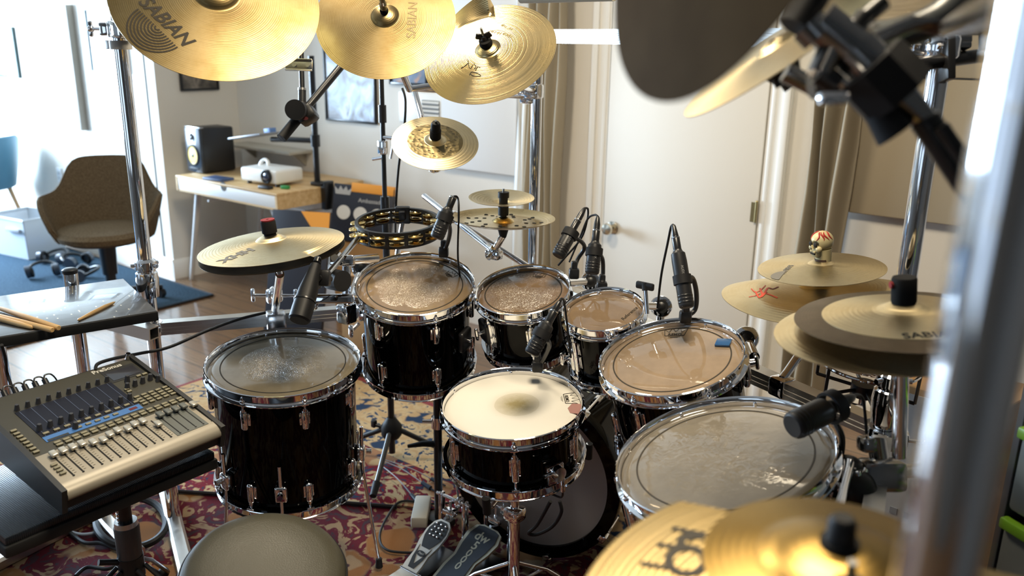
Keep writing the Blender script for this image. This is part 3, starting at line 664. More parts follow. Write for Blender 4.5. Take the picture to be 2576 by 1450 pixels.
for a, b in ((Lp+V((-.22, .10, .012)), Lp+V((.30, -.14, .012))), (P2+V((-.30, .04, .012)), P2+V((.27, -.035, .012))), (P3+V((-.05, .30, .012)), P3+V((.05, -.40, .012))), (Cp+V((-.12, -.2, 0)), Cp+V((.12, .25, 0))), (Rp+V((-.1, .25, 0)), Rp+V((.1, -.3, 0))), (Fp+V((-.3, .02, 0)), Fp+V((.3, -.02, 0)))): foot(a, b)

# ================================================================ drums
def lug_mesh(L):
    g = G()
    g.box((.008, 0, 0), (.016, .020, L), bev=.0085, seg=3); g.box((.001, 0, 0), (.006, .030, L*.62), bev=.0028)
    g.cyl((.010, 0, L*.42), (.010, 0, L*.56), .0065); return g
def loc(px, F, dz=0.):           # point of the drum's or cymbal's own plane seen at a pixel
    n = F.col[2].xyz; c = F.translation+n*dz; d = ray(*px); tt = (c-EYE).dot(n)/d.dot(n); return F.inverted() @ (EYE+d*tt)
CROWN = [(-.5, -.30), (-.62, .36), (-.33, .06), (-.20, .50), (0, .12), (.20, .50), (.33, .06), (.62, .36), (.5, -.30)]
def remo(head, F, px, ink, size, dz):
    a, b = loc(px[0], F, dz), loc(px[1], F, dz); c = (a+b)/2; d = b-a; ang = math.atan2(d.y, d.x); s = d.length if not size else size
    Mx = tr(c.x, c.y, dz+.0006) @ rotz(ang)
    g = G().ribbon([(x*s, (y+.12)*s) for x, y in CROWN], s*.035, closed=False).ribbon([(-.5*s, -.18*s), (.5*s, -.18*s)], s*.035).ribbon([(-.3*s, -.30*s), (.3*s, -.30*s)], s*.018).ribbon([(-.2*s, -.36*s), (.2*s, -.36*s)], s*.015).xf(Mx)
    obj('crown_logo', g, ink, head)
    text('lettering', 'REMO', s*.27, ink, head, Mx @ tr(0, -.045*s, 0), bold=s*.006)
def drum(name, label, C, n, r, depth, lugs, lugpx, hm, cat='drum', ring=True, legs=None, long_lug=False, shellr=.0, badge=None):
    F = frame(C, n); d = thing(name, label, cat, F); rs = r-.017
    obj('shell', G().lathe([(rs, -.022), (rs, -depth+.022), (rs-.007, -depth+.020), (rs-.007, -.020)], 80, closed=True), LACQ, d)
    hoop = [(r-.0050, -.002), (r-.0025, 0), (r, -.0015), (r+.0002, -.0035), (r-.0045, -.0065), (r-.0052, -.026), (r+.0035, -.029), (r+.0045, -.0315), (r+.0035, -.0335), (r-.0075, -.0325), (r-.0085, -.027), (r-.0080, -.006)]
    obj('hoop', G().lathe(hoop, 96, closed=True), CHROME, d)
    bh = [(a, -depth-b) for a, b in hoop]
    obj('hoop', G().lathe(bh, 96, closed=True), CHROME, d)
    hz = -.0125
    hd = obj('drum_head', G().lathe([(0, hz), (rs*.4, hz), (rs*.93, hz), (rs*.985, hz-.002), (r-.009, hz-.008), (r-.009, hz-.016), (rs*.5, hz-.010), (0, hz-.010)], 96), hm, d)
    obj('bottom_head', G().lathe([(0, -depth+.010), (r-.009, -depth+.010), (r-.009, -depth+.014), (0, -depth+.014)], 64), HEADS['f'], d)
    if ring: obj('pinstripe', G().lathe([(r*.80-.0016, hz+.0002), (r*.80+.0016, hz+.0002), (r*.80+.0016, hz+.0009), (r*.80-.0016, hz+.0009)], 96, closed=True), INK, hd)
    a0 = loc(lugpx, F, -.02); a0 = math.atan2(a0.y, a0.x)
    LL = (depth-.105) if long_lug else min(.062, depth*.34); ztop = -.052
    lg = rg = None
    ends = [1] if long_lug else ([1, -1] if depth > .2 else [1])
    for k in range(lugs):
        a = a0+k*2*PI/lugs
        for e in ends:
            z = ztop-LL/2 if e > 0 else -depth-ztop+LL/2
            Ml = rotz(a) @ tr(rs, 0, z) @ (M4.Identity(4) if e > 0 else M4.Rotation(PI, 4, 'X'))
            lg = obj('lug', lug_mesh(LL), CHROME, d, Ml) if lg is None else dup(lg, Ml)
            zz = (-.030 if e > 0 else -depth+.030)
            Mr = rotz(a) @ tr(rs+.0105, 0, zz) @ (M4.Identity(4) if e > 0 else M4.Rotation(PI, 4, 'X'))
            if rg is None:
                g = G().cyl((0, 0, -.035), (0, 0, .004), .0032, n=12).lathe([(.0075, .002), (.0082, .005), (.0075, .008), (.0048, .010), (.0042, .017), (.0030, .019), (0, .0195)], 16).box((0, 0, -.003), (.018, .022, .009), bev=.003)
                rg = obj('tension_rod', g, CHROME, d, Mr)
            else: dup(rg, Mr)
        if long_lug:
            Mr = rotz(a) @ tr(rs+.0105, 0, -depth+.030) @ M4.Rotation(PI, 4, 'X'); dup(rg, Mr)
    MW[hd.name] = F
    return d, hd, F
D = {}
D['t1'] = drum('floor_tom', 'black floor tom with greyish scratched clear head nearest the mixer', (-1.856, 1.377, .725), (.087, -.062, .994), .215, .40, 8, (764, 1002), HEADS['f'])
D['a'] = drum('rack_tom', 'largest black rack tom with scratched clear head behind the left floor tom', (-1.664, 1.715, .915), (.172, -.221, .96), .176, .315, 6, (940, 793), HEADS['a'])
D['b'] = drum('rack_tom', 'mid sized black rack tom with amber scratched head under two microphones', (-1.380, 1.866, .9154), (.053, -.28, .958), .1395, .205, 6, (1211, 792), HEADS['b'])
D['c'] = drum('rack_tom', 'smallest black rack tom with mirror glossy head beside the snare microphone', (-1.100, 1.850, .918), (.009, -.279, .96), .112, .21, 6, (1426, 835), HEADS['c'], ring=False)
D['d'] = drum('rack_tom', 'black rack tom with glossy head and small blue gel pad', (-.839, 1.737, .883), (-.098, -.269, .958), .176, .27, 6, (1590, 1009), HEADS['d'])
D['s'] = drum('snare_drum', 'black snare drum with white coated worn head in the middle', (-1.232, 1.628, .688), (.019, -.116, .993), .190, .185, 6, (1293, 1126), COATED, ring=False, long_lug=True)
D['e'] = drum('floor_tom', 'large black floor tom with rippled shiny head at right front', (-.571, 1.441, .831), (-.19, -.209, .959), .215, .40, 8, (1555, 1257), HEADS['e'])
remo(D['a'][1], D['a'][2], ((1117, 684), (1148, 700)), INK, .030, -.0125)
remo(D['b'][1], D['b'][2], ((1338, 694), (1375, 696)), INK, .034, -.0125)
remo(D['d'][1], D['d'][2], ((1668, 842), (1728, 840)), INK, .048, -.0125)
remo(D['s'][1], D['s'][2], ((1424, 988), (1432, 1020)), INK, .048, -.0125)
# word on the smallest tom's head, gel pad, red mark on snare
a, b = loc((1562, 808), D['c'][2], -.0125), loc((1604, 772), D['c'][2], -.0125); dd = b-a
text('lettering', 'Reference', .017, INK, D['c'][1], tr((a.x+b.x)/2, (a.y+b.y)/2, -.0120) @ rotz(math.atan2(dd.y, dd.x)), shear=.3)
q = loc((1820, 866), D['d'][2], -.0125); gm = D['d'][2] @ tr(q.x, q.y, -.0085) @ rotz(-.45)
tag(obj('gel_pad', G().box((0, 0, 0), (.036, .030, .006), bev=.0018), mat('blue gel', (.03, .10, .24), .12, 0., .6), None, gm), 'small square blue gel pad stuck on the tom head', 'gel pad')
pl = [loc(p, D['s'][2], -.0125) for p in ((1428, 1028), (1440, 1015), (1464, 1018), (1462, 1030), (1456, 1042), (1434, 1040))]
obj('red_mark', G().prism([(p.x, p.y) for p in pl], -.0124, -.0119), mat('faded red gel', (.42, .22, .19), .5), D['s'][1])
# snare strainer, tom brackets
d, hd, F = D['s']; q = loc((1420, 1215), F, -.13); a = math.atan2(q.y, q.x)
g = G().box((.012, 0, -.125), (.020, .050, .055), bev=.005).cyl((.02, 0, -.118), (.036, 0, -.118), .020, n=24).box((.030, .012, -.155), (.012, .012, .045), bev=.004)
th = obj('throw_off', g, CHROME, d, rotz(a) @ tr(.173, 0, 0)); obj('lever', G().tube([(.034, -.01, -.118), (.04, -.03, -.100), (.04, -.05, -.10)], .006, 10), CHROME, th)
obj('snare_cord', G().tube(smooth([(.03, .012, -.175), (.02, .012, -.20), (-.03, .0, -.205)]), .003, 6), BPL, th)
obj('butt_plate', G().box((.010, 0, -.13), (.016, .04, .04), bev=.004), CHROME, d, rotz(a+PI) @ tr(.173, 0, 0))
def bracket(key, px, z):
    d, hd, F = D[key]; q = loc(px, F, z); a = math.atan2(q.y, q.x); r = {'a': .159, 'b': .1245, 'c': .096, 'd': .159, 'e': .198, 't1': .198}[key]
    g = G().box((.010, 0, 0), (.020, .055, .070), bev=.008, seg=3); o = obj('mount_bracket', g, BPL if key in 'ab' else CHROME, d, rotz(a) @ tr(r, 0, z))
    obj('wing_bolt', G().cyl((.015, 0, 0), (.034, 0, 0), .006).box((.038, 0, 0), (.010, .012, .040), bev=.005), CHROME, o); return rotz(a) @ V((r+.02, 0, z)), F
bracket('a', (1200, 865), -.15); bracket('b', (1205, 840), -.095); bracket('c', (1425, 900), -.12); bracket('d', (1885, 915), -.06); bracket('e', (2105, 1200), -.08)
# floor tom legs
def tomleg(key, px, z, r, zfloor):
    d, hd, F = D[key]; q = loc(px, F, z); a = math.atan2(q.y, q.x); e = V((math.cos(a), math.sin(a), 0))
    bk = obj('leg_bracket', G().box((.012, 0, 0), (.026, .034, .050), bev=.007, seg=3).cyl((.03, 0, .008), (.045, 0, .008), .008), CHROME, d, rotz(a) @ tr(r, 0, z))
    w0 = F @ (e*(r+.016)+V((0, 0, z+.09))); w1 = F @ (e*(r+.016)+V((0, 0, z-.05))); w2 = V((w1.x+ (F.to_3x3() @ e).x*.04, w1.y+(F.to_3x3() @ e).y*.04, zfloor+.02))
    obj('leg', G().tube([w0, w1, w1*.6+w2*.4, w2], .0052, 10), CHROME, d, world=True)
    obj('rubber_foot', G().cyl(w2+V((0, 0, -.018)), w2+V((0, 0, .012)), .012, .009), BRUB, d, world=True)
for px in ((708, 1240), (905, 1140), (560, 1215)): tomleg('t1', px, -.305, .198, .018)
for px in ((1640, 1400), (1560, 1330), (1900, 1450)): tomleg('e', px, -.26, .198, .008)
# blue-badged plate under tom A: tom holders on the rack
def tom_arm(label, key, pxb, zb, barpt, up=.10, ball=True):
    b, F = bracket(key, pxb, zb) if False else (None, D[key][2])
    q = loc(pxb, F, zb); e = V((q.x, q.y, 0)).normalized(); r = {'a': .179, 'b': .1445, 'c': .116, 'd': .182, 'e': .215}[key]
    w = F @ (e*(r+.012)+V((0, 0, zb))); barpt = V(barpt); top = barpt+V((0, 0, up))
    t_ = thing('tom_holder', label, 'tom holder', tr(barpt))
    obj('arm_tube', G().cyl(w, w*.25+top*.75, .0125, n=20), CHROME, t_, world=True)
    obj('upright', G().cyl(barpt, top, .0125, n=20), CHROME, t_, world=True)
    Fb = frame(top, (w-top), V((0, 0, 1)))
    g = G().sph((0, 0, 0), .026, 24, 14, M=tr(top)); obj('ball_joint', g, BPL, t_, world=True)
    fx = frame(top, (EYE-top), V((0, 0, 1)))
    jc = obj('joint_cap', G().lathe([(0, .020), (.022, .020), (.030, .017), (.032, .010), (.028, .0), (0, .0)], 32, fx), CHROME, t_, world=True)
    obj('black_disc', G().lathe([(0, .0205), (.020, .0205), (.020, .0225), (0, .0225)], 28, fx), BPL, t_, world=True)
    if ball: text('lettering', 'Pearl', .013, STEEL, t_, fx @ tr(0, 0, .0227) @ rotz(-PI/2), shear=.3, world=True)
    obj('bar_clamp', G().box((0, 0, 0), (.062, .054, .054), tr(barpt) @ rotz(math.atan2(dCR.y, dCR.x)), .008).cyl(barpt+V((0, -.02, -.04)), barpt+V((0, -.05, -.055)), .007).box(barpt+V((0, -.055, -.058)), (.016, .014, .045), None, .006), CHROME, t_, world=True)
    return t_
sCR = lambda u: Cp+(Rp-Cp)*u; sLC = lambda u: Lp+(Cp-Lp)*u
tom_arm('chrome tom holder with round logo cap joining the blue padded tom to the rack', 'd', (1890, 900), -.05, sCR(.71)+Z2, .085)
tom_arm('chrome tom holder on the left bar carrying the largest rack tom', 'a', (890, 760), -.06, sLC(.52)+Z1, .15, False)
tom_arm('chrome tom holder carrying the mid sized rack tom', 'b', (1440, 700), -.06, sCR(.24)+Z2, .07, False)
tom_arm('chrome tom holder carrying the smallest rack tom', 'c', (1640, 760), -.05, sCR(.48)+Z2, .08, False)
tom_arm('chrome tom holder joining the right floor tom to the rack post', 'e', (2115, 1170), -.06, Rp+V((.045, -.52, .78)), .02, False)
# drum key on a rod beside the smallest tom
kq = P(1628, 790, 2.16); kt = P(1622, 712, 2.16)
k_ = thing('wing_screw', 'black T-shaped wing screw standing beside the smallest tom', 'wing screw', tr(kq))
obj('rod', G().cyl(kq, kt*.75+kq*.25, .006), CHROME, k_, world=True)
obj('handle', G().box((0, 0, .0), (.052, .012, .020), tr(kt*.9+kq*.1), .005).cyl(kt*.75+kq*.25, kt, .0085), BPL, k_, world=True)
# roto tom frame behind the right hats
rc = P(2190, 893, 2.25); rf = frame(rc, (.05, -.05, 1))
rt_ = thing('frame_drum', 'shallow open frame drum with chrome hoop below the right hi-hat', 'drum', rf)
obj('hoop', G().torus(.130, .007, 72, 10).torus(.130, .005, 72, 8, c=(0, 0, -.022)), CHROME, rt_)
obj('drum_head', G().lathe([(0, -.004), (.126, -.004), (.126, -.007), (0, -.007)], 64), HEADS['c'], rt_)
for k in range(6): 
    a = k*PI/3+.35; e = V((math.cos(a), math.sin(a), 0)); obj('strut', G().cyl(e*.131+V((0, 0, .004)), e*.131+V((0, 0, -.10)), .0045).cyl(e*.131+V((0, 0, -.10)), e*.03+V((0, 0, -.10)), .005), BMET, rt_)
obj('hub', G().cyl((0, 0, -.12), (0, 0, -.085), .035), BMET, rt_); pw = rf @ V((0, 0, -.10)); pb = sCR(.93)+Z2+V((0, 0, .021))
obj('stem', G().cyl(pw, V((pw.x, pw.y, pw.z-.06)), .01).cyl(V((pw.x, pw.y, pw.z-.06)), pb, .01), CHROME, rt_, world=True)
# ---------------------------------------------------------------- bass drum
BF = frame((-1.355, 1.90, .304), (.22, -.97, .0), V((1, .22, 0)))
bd = thing('bass_drum', 'black bass drum with translucent head behind the snare and pedals', 'drum', BF)
R_ = .278
obj('shell', G().lathe([(R_-.018, -.03), (R_-.018, -.37), (R_-.026, -.37), (R_-.026, -.03)], 80, closed=True), LACQ, bd)
hoopm = [(R_-.034, 0), (R_+.004, 0), (R_+.006, -.004), (R_+.006, -.040), (R_+.002, -.044), (R_-.034, -.044)]
obj('hoop', G().lathe(hoopm, 96, closed=True), LACQ, bd); obj('hoop', G().lathe([(a, -.40-b) for a, b in hoopm], 96, closed=True), LACQ, bd)
obj('drum_head', G().lathe([(0, -.012), (R_-.012, -.012), (R_-.008, -.020), (0, -.020)], 96), mat('frosted bass head', (.42, .37, .33), .30, 0., .5), bd)
obj('bottom_head', G().lathe([(0, -.39), (R_-.012, -.39), (R_-.012, -.40), (0, -.40)], 64), LACQ, bd)
cm = None
for k in range(8):
    a = k*PI/4+.2; Mk = rotz(a)
    g = G().box((R_+.008, 0, -.012), (.014, .030, .040), bev=.005).box((R_+.002, 0, .004), (.020, .022, .008), bev=.003).cyl((R_+.010, 0, -.03), (R_+.010, 0, -.14), .004, n=12)
    cm = obj('claw_hook', g, CHROME, bd, Mk) if cm is None else dup(cm, Mk)
    g = G().box((R_-.008, 0, -.17), (.022, .024, .065), bev=.008)
    if k == 0: lm = obj('lug', g, CHROME, bd, Mk)
    else: g.bm.free(); dup(lm, Mk)
for s in (-1, 1): obj('spur', G().cyl((s*.26, -.09, -.12), (s*.33, -.285, -.10), .008), CHROME, bd)
# ---------------------------------------------------------------- snare stand
F = D['s'][2]; sb = F @ V((0, 0, -.23)); st = thing('snare_stand', 'chrome snare stand with basket arms under the white snare', 'stand', tr(sb.x, sb.y, 0))
obj('column', G().cyl((sb.x, sb.y, .10), (sb.x, sb.y, sb.z-.02), .0125).cyl((sb.x, sb.y, .10), (sb.x, sb.y, .33), .016), CHROME, st, world=True)
obj('tilter', G().sph((sb.x, sb.y, sb.z-.02), .028), CHROME, st, world=True); obj('height_clamp', G().box((sb.x, sb.y, .335), (.05, .05, .04), None, .008), CHROME, st, world=True)
for k in range(3):
    a = k*2*PI/3-PI/2-.35; e = V((math.cos(a), math.sin(a), 0))
    pts = [F @ (e*x+V((0, 0, z))) for x, z in ((0, -.235), (.10, -.228), (.175, -.215), (.203, -.20), (.206, -.165))]
    am = obj('basket_arm', G().tube(pts, .0065, 10), CHROME, st, world=True)
    obj('rubber_tip', G().tube([F @ (e*.206+V((0, 0, -.212))), F @ (e*.208+V((0, 0, -.165)))], .011, 10), BRUB, st, world=True)
    b = k*2*PI/3+1.31; e = V((math.cos(b), math.sin(b), 0)); c0 = V((sb.x, sb.y, 0))
    obj('leg', G().tube([c0+e*.016+V((0, 0, .17)), c0+e*.12+V((0, 0, .105)), c0+e*.20+V((0, 0, .030))], .0065, 10).cyl(c0+V((0, 0, .105))+e*.012, c0+e*.11+V((0, 0, .110)), .005), CHROME, st, world=True)
    obj('rubber_foot', G().cyl(c0+e*.192+V((0, 0, .036)), c0+e*.212+V((0, 0, .022)), .012), BRUB, st, world=True)
# ================================================================ cymbals
def prof(R, rb, zc, hb, flange=None):
    def f(r):
        z = zc*(1-min(r/R, 1.2)**1.35)
        if r < rb: z += hb*(math.cos(PI/2*(r/rb)**1.25))**.75 if r < rb*.999 else 0
        if flange and r > flange[0]: z += flange[1]*((r-flange[0])/(R-flange[0]))**1.3
        return z
    return f
def cymbal(label, C, n, R, m, rb=.2, zc=.085, hb=.075, top='wing', holes=None, warp=None, flange=None, spin=0., name='cymbal', zoned=None, Rf=None, hole=.006):
    F = frame(C, n) @ rotz(spin); rbm = R*rb*2*.5; f = prof(R, rbm, R*zc, R*hb, (flange[0]*R, flange[1]*R) if flange else None)
    t_ = thing(name, label, 'cymbal', F)
    rs = [hole] + [hole+(rbm-hole)*(i/9) for i in range(1, 10)] + [rbm*1.04] + [rbm*1.04+(R-rbm*1.04)*i/22 for i in range(1, 23)]
    n_ = 144 if R > .12 else 96; g = G(); top_, bot = [], []
    def sh(a): return Rf(a) if Rf else 1.
    for r in rs:
        a_, b_ = [], []
        for j in range(n_):
            a = 2*PI*j/n_; k = sh(a); rr = r*(1-(1-k)*max(0, (r-rbm)/(R-rbm))) if k < 1 else r
            p = V((rr*math.cos(a), rr*math.sin(a), f(rr)))
            if warp: p = warp(p, r, a)
            a_.append(p); b_.append(p-V((0, 0, .0013)))
        top_.append(g.ring(a_)); bot.append(g.ring(b_))
    if holes:
        pass
    seq = top_ + bot[::-1]; g.skin(seq, closed=True)
    if zoned:           # separate unlathed centre or rim with its own finish
        z0, z1, zm, nm = zoned
    disc = obj('bronze_disc', g, m, t_, sharp=50)
    if zoned:
        g = G(); rz = [R*z0+(R*z1-R*z0)*i/14 for i in range(15)]
        A = [(r, f(r)+.0004) for r in rz]; Bm = [(r, f(r)-.0004) for r in reversed(rz)]
        g.lathe(A+Bm, 120, closed=True); obj(nm, g, zm, t_, sharp=50)
    zt = f(hole)
    if top == 'wing':
        obj('felt', G().lathe([(.004, zt-.002), (.016, zt-.002), (.0175, zt+.004), (.0165, zt+.016), (.004, zt+.018)], 24, closed=True), FELT, t_)
        g = G().cyl((0, 0, zt+.017), (0, 0, zt+.030), .009, .007)
        for s in (-1, 1): g.box((s*.012, 0, zt+.030), (.018, .006, .018), bev=.0029, rot=M4.Rotation(-s*.35, 4, 'Y'))
        obj('wing_nut', g, BPL, t_); obj('threaded_rod', G().cyl((0, 0, zt-.06), (0, 0, zt+.055), .0035, n=12), CHROME, t_)
    elif top == 'cup':
        g = G().lathe([(.0, zt+.052), (.011, zt+.05), (.014, zt+.044), (.014, zt+.026), (.0165, zt+.024), (.0165, zt-.002), (.0, zt-.002)], 28); obj('black_nut', g, BRUB, t_)
        obj('threaded_rod', G().cyl((0, 0, zt-.06), (0, 0, zt+.058), .0035, n=12), CHROME, t_)
    elif top == 'clutch':
        obj('clutch', G().lathe([(0, zt+.040), (.019, zt+.040), (.021, zt+.037), (.021, zt+.006), (.017, zt+.003), (.017, zt-.002), (0, zt-.002)], 28), FELT, t_)
        obj('red_felt', G().lathe([(.004, zt+.0405), (.0195, zt+.0405), (.0195, zt+.044), (.004, zt+.044)], 24, closed=True), mat('red felt', (.25, .02, .02), .9), t_)
    def on(p):
        r = math.hypot(p.x, p.y); q = V((p.x, p.y, f(r))); q = warp(q, r, math.atan2(p.y, p.x)) if warp else q
        return V((p.x, p.y, q.z+.0006+p.z))
    return t_, F, f, on, disc
def ctext(cy, body, pa, pb, m, bold=.03, shear=0., size=None, name='lettering', up=1):
    t_, F, f, on, _ = cy; z = f(.6*abs(loc(pa, F).length)) if False else 0.
    def lp(px):
        q = loc(px, F, 0.)
        for _ in range(4): q = loc(px, F, f(math.hypot(q.x, q.y)))
        return q
    a, b = lp(pa), lp(pb); d = b-a; L = math.hypot(d.x, d.y); me = text_mesh(body, 1., bold, shear, extr=.0); xs = [v.co.x for v in me.vertices]; wd = max(xs)-min(xs)
    s = L/wd; bpy.data.meshes.remove(me)
    Mx = tr((a.x+b.x)/2, (a.y+b.y)/2, 0) @ rotz(math.atan2(d.y, d.x)) @ M4.Diagonal((1, up, 1, 1))
    return text(name, body, s, m, t_, Mx, bold*s, shear, warp=lambda p: on(p), extr=.0002)
def cink(cy, paths, wpx, m, name='logo', closed=False):
    t_, F, f, on, _ = cy; g = G()
    def lp(px):
        q = loc(px, F, 0.)
        for _ in range(4): q = loc(px, F, f(math.hypot(q.x, q.y)))
        return q
    for pth in paths:
        w_ = wpx
        if isinstance(pth, tuple): pth, w_ = pth
        pts = [lp(p) for p in pth]; sc = (pts[0]-EYE).length
        pts = smooth(pts, 5) if len(pts) > 2 else [pts[0]+(pts[1]-pts[0])*i/6 for i in range(7)]
        g.ribbon(pts, w_, 0, .0003)
    g.warp(on); return obj(name, g, m, t_)
def arcs(cy, ctr, pa, pb, r0, r1, n, wl, m):
    t_, F, f, on, _ = cy; c = loc(ctr, F, .02); a, b = loc(pa, F, .02), loc(pb, F, .02); d = b-a; th = math.atan2(d.y, d.x); g = G()
    for k in range(n):
        r = r0+(r1-r0)*k/(n-1); g.ribbon([(c.x+r*math.cos(th-PI*i/30), c.y+r*math.sin(th-PI*i/30)) for i in range(31)], wl, 0, .0003)
    g.warp(on); return obj('arc_logo', g, m, t_)
# -- big crash, top left
c1 = cymbal('large aged bronze cymbal with black brand lettering at upper left', (-1.762, 1.191, 1.683), (.661, -.398, .635), .2286, BR_OLD, rb=.22)
ctext(c1, 'SABIAN', (356, -4), (476, 112), INK, .022, .25); arcs(c1, (396, 60), (356, -4), (476, 112), .006, .062, 9, .0036, INK)
# -- second hanging cymbal
c2 = cymbal('medium bronze cymbal with faded lettering hanging at top centre left', (-1.62, 1.582, 1.648), (.51, -.63, .585), .178, BR_OLD, rb=.2, top='none')
ctext(c2, 'SABIAN', (1035, 95), (1040, 5), SILK, .012, .0)
ft = c2[1] @ V((0, 0, c2[2](.006)))
obj('felt', G().lathe([(.004, 0), (.010, 0), (.011, .006), (.010, .012), (.004, .013)], 20, tr(0, 0, c2[2](.006)), closed=True), FELT, c2[0])
obj('chrome_sleeve', G().lathe([(0, .010), (.0075, .010), (.0095, .016), (.0095, .034), (.007, .038), (.007, .075), (0, .078)], 20, tr(0, 0, c2[2](.006))), CHROME, c2[0])
# -- cracked hi-hat with script
def flap(p, r, a):
    R = .178; k = (a-1.55) % (2*PI)
    if k < .95 and r > .74*R:
        u = 1-k/.95; q = (r-.74*R)/(.26*R); return p+V((0, 0, .052*q*u**1.2))
    return p
c3 = cymbal('lathed bronze cymbal with script lettering and torn curled edge', (-1.43, 1.767, 1.569), (.204, -.665, .718), .178, BR_BRI, rb=.19, warp=None if False else (lambda p, r, a: flap(p, r, a)), spin=0.)
cink(c3, [[(1192, 160), (1197, 168), (1193, 174)], [(1160, 172), (1170, 166), (1179, 158)], [(1177, 150), (1180, 168), (1184, 172), (1190, 163)], [(1181, 190), (1186, 182), (1197, 183), (1209, 190), (1206, 192), (1190, 191), (1184, 187)], [(1196, 178), (1201, 169), (1208, 170)]], .0017, INK, 'script_logo')
ctext(c3, 'Dark Crisp Hi-Hat', (1222, 82), (1292, 108), SILK, .0, .2, up=-1) if False else cink(c3, [[(1222, 82), (1250, 76), (1276, 84), (1292, 104)]], .0012, SILK, 'engraved_line')
ctext(c3, '14" Top', (1290, 74), (1262, 64), SILK, .0, .2); ctext(c3, 'Crisp Hi-Hat', (1289, 92), (1232, 78), SILK, .0, .2)
# -- splash with hammered centre
c4 = cymbal('small splash cymbal with darker dimpled centre hanging under the others', (-1.681, 1.829, 1.311), (.367, -.355, .86), .127, BR_PALE, rb=.24, top='cup', zoned=(.26, .64, BR_HAM, 'hammered_zone'))
cink(c4, [([c, (c[0]+6, c[1]+2)], .0024) for c in ((1046, 318), (1060, 334), (1124, 320), (1138, 336), (1142, 352), (1140, 366), (1130, 378), (1112, 388), (1090, 392), (1066, 388), (1048, 374), (1036, 356), (1036, 338), (1050, 350), (1128, 354), (1120, 370), (1100, 380), (1076, 378), (1058, 368), (1110, 316), (1146, 344), (1132, 330), (1052, 328), (1086, 386))], .002, INK, 'dark_dimples')
# -- left hi-hat pair
def tear(p, r, a):
    k = (a+.75) % (2*PI)
    if k < .40 and r > .1675: return p+V((0, 0, -.006*(1-k/.4)))
    return p
c5 = cymbal('wide pale hi-hat cymbal with grey HHX letters beside the mixer stand', (-1.943, 1.428, 1.033), (-.054, -.086, .995), .203, BR_PALE, rb=.21, zc=.10, hb=.06, top='clutch', warp=tear)
ctext(c5, 'HHX', (636, 626), (552, 660), GREYINK, .05, .0)
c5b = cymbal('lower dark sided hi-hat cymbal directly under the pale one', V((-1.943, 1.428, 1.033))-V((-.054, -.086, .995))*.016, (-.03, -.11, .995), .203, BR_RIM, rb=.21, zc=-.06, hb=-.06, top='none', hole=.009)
# -- stacked effects cymbals
c6 = cymbal('tiny splash cymbal on top of the rod above the drilled cymbal', (-1.507, 1.924, 1.157), (.05, -.06, .997), .097, BR_PALE, rb=.25, zc=-.16, hb=-.06, top='none', hole=.008)
AH = V((-1.49, 1.912, 1.086)); AN = V((.002, .012, 1))
c7 = cymbal('flat drilled effects cymbal with many round holes above the mid tom', AH, AN, .1524, BR_BRI, rb=.22, zc=.03, hb=.09, top='none', flange=(.72, .10), hole=.008)
g = G()
for k in range(9):
    for rr in (.070, .092, .112):
        a = k*2*PI/9+rr*6; x, y = rr*math.cos(a), rr*math.sin(a); g = G().lathe([(0, .0), (.0062, .0), (.0062, .0003), (0, .0003)], 16, tr(x, y, 0))
        g.warp(c7[3]); obj('drilled_hole', g, mat('hole black', (.006, .005, .004), .8), c7[0])
# rod through the stack
rd = thing('cymbal_rod', 'spring rod and chrome ball tilter carrying the two stacked effects cymbals', 'cymbal boom', tr(AH))
obj('black_top_nut', G().cyl(AH+V((0, 0, .074)), AH+V((0, 0, .090)), .0165).cyl(AH+V((0, 0, .055)), AH+V((0, 0, .074)), .013), BRUB, rd, world=True)
obj('black_sleeve', G().cyl(AH+V((0, 0, .022)), AH+V((0, 0, .047)), .0155), BRUB, rd, world=True)
sp_ = [AH+V((.0058*math.cos(i*.9), .0058*math.sin(i*.9), .001+i*.0004)) for i in range(56)]
obj('spring', G().tube(sp_, .0016, 6), STEEL, rd, world=True); obj('rod', G().cyl(AH+V((0, 0, -.045)), AH+V((0, 0, .10)), .0036), STEEL, rd, world=True)
obj('felt_seat', G().cyl(AH+V((0, 0, .0165)), AH+V((0, 0, .021)), .010), BRUB, rd, world=True)
obj('cup_seat', G().lathe([(0, -.045), (.010, -.043), (.016, -.022), (.025, -.010), (.026, -.002), (0, -.001)], 28, tr(AH)), BRUB, rd, world=True)
tl = P(1243, 632, 2.52)
obj('tilter', G().sph(tl, .020).cyl(AH+V((0, 0, -.04)), tl, .0105).box(tl+V((0, 0, -.01)), (.05, .035, .03), None, .008).cyl(tl, tl+(P(1228, 650, 2.5)-tl)*1., .008), CHROME, rd, world=True)
obj('arm', G().cyl(tl, P(1068, 494, 2.9), .0095).sph(P(1068, 494, 2.9), .0098), CHROME, rd, world=True)
obj('arm_clamp', G().box((0, 0, 0), (.05, .035, .04), tr(P(1130, 545, 2.72)), .008), CHROME, rd, world=True); 
obj('clamp_post', G().cyl(P(1130, 545, 2.72), sCR(.16)+Z2, .010), CHROME, rd, world=True)
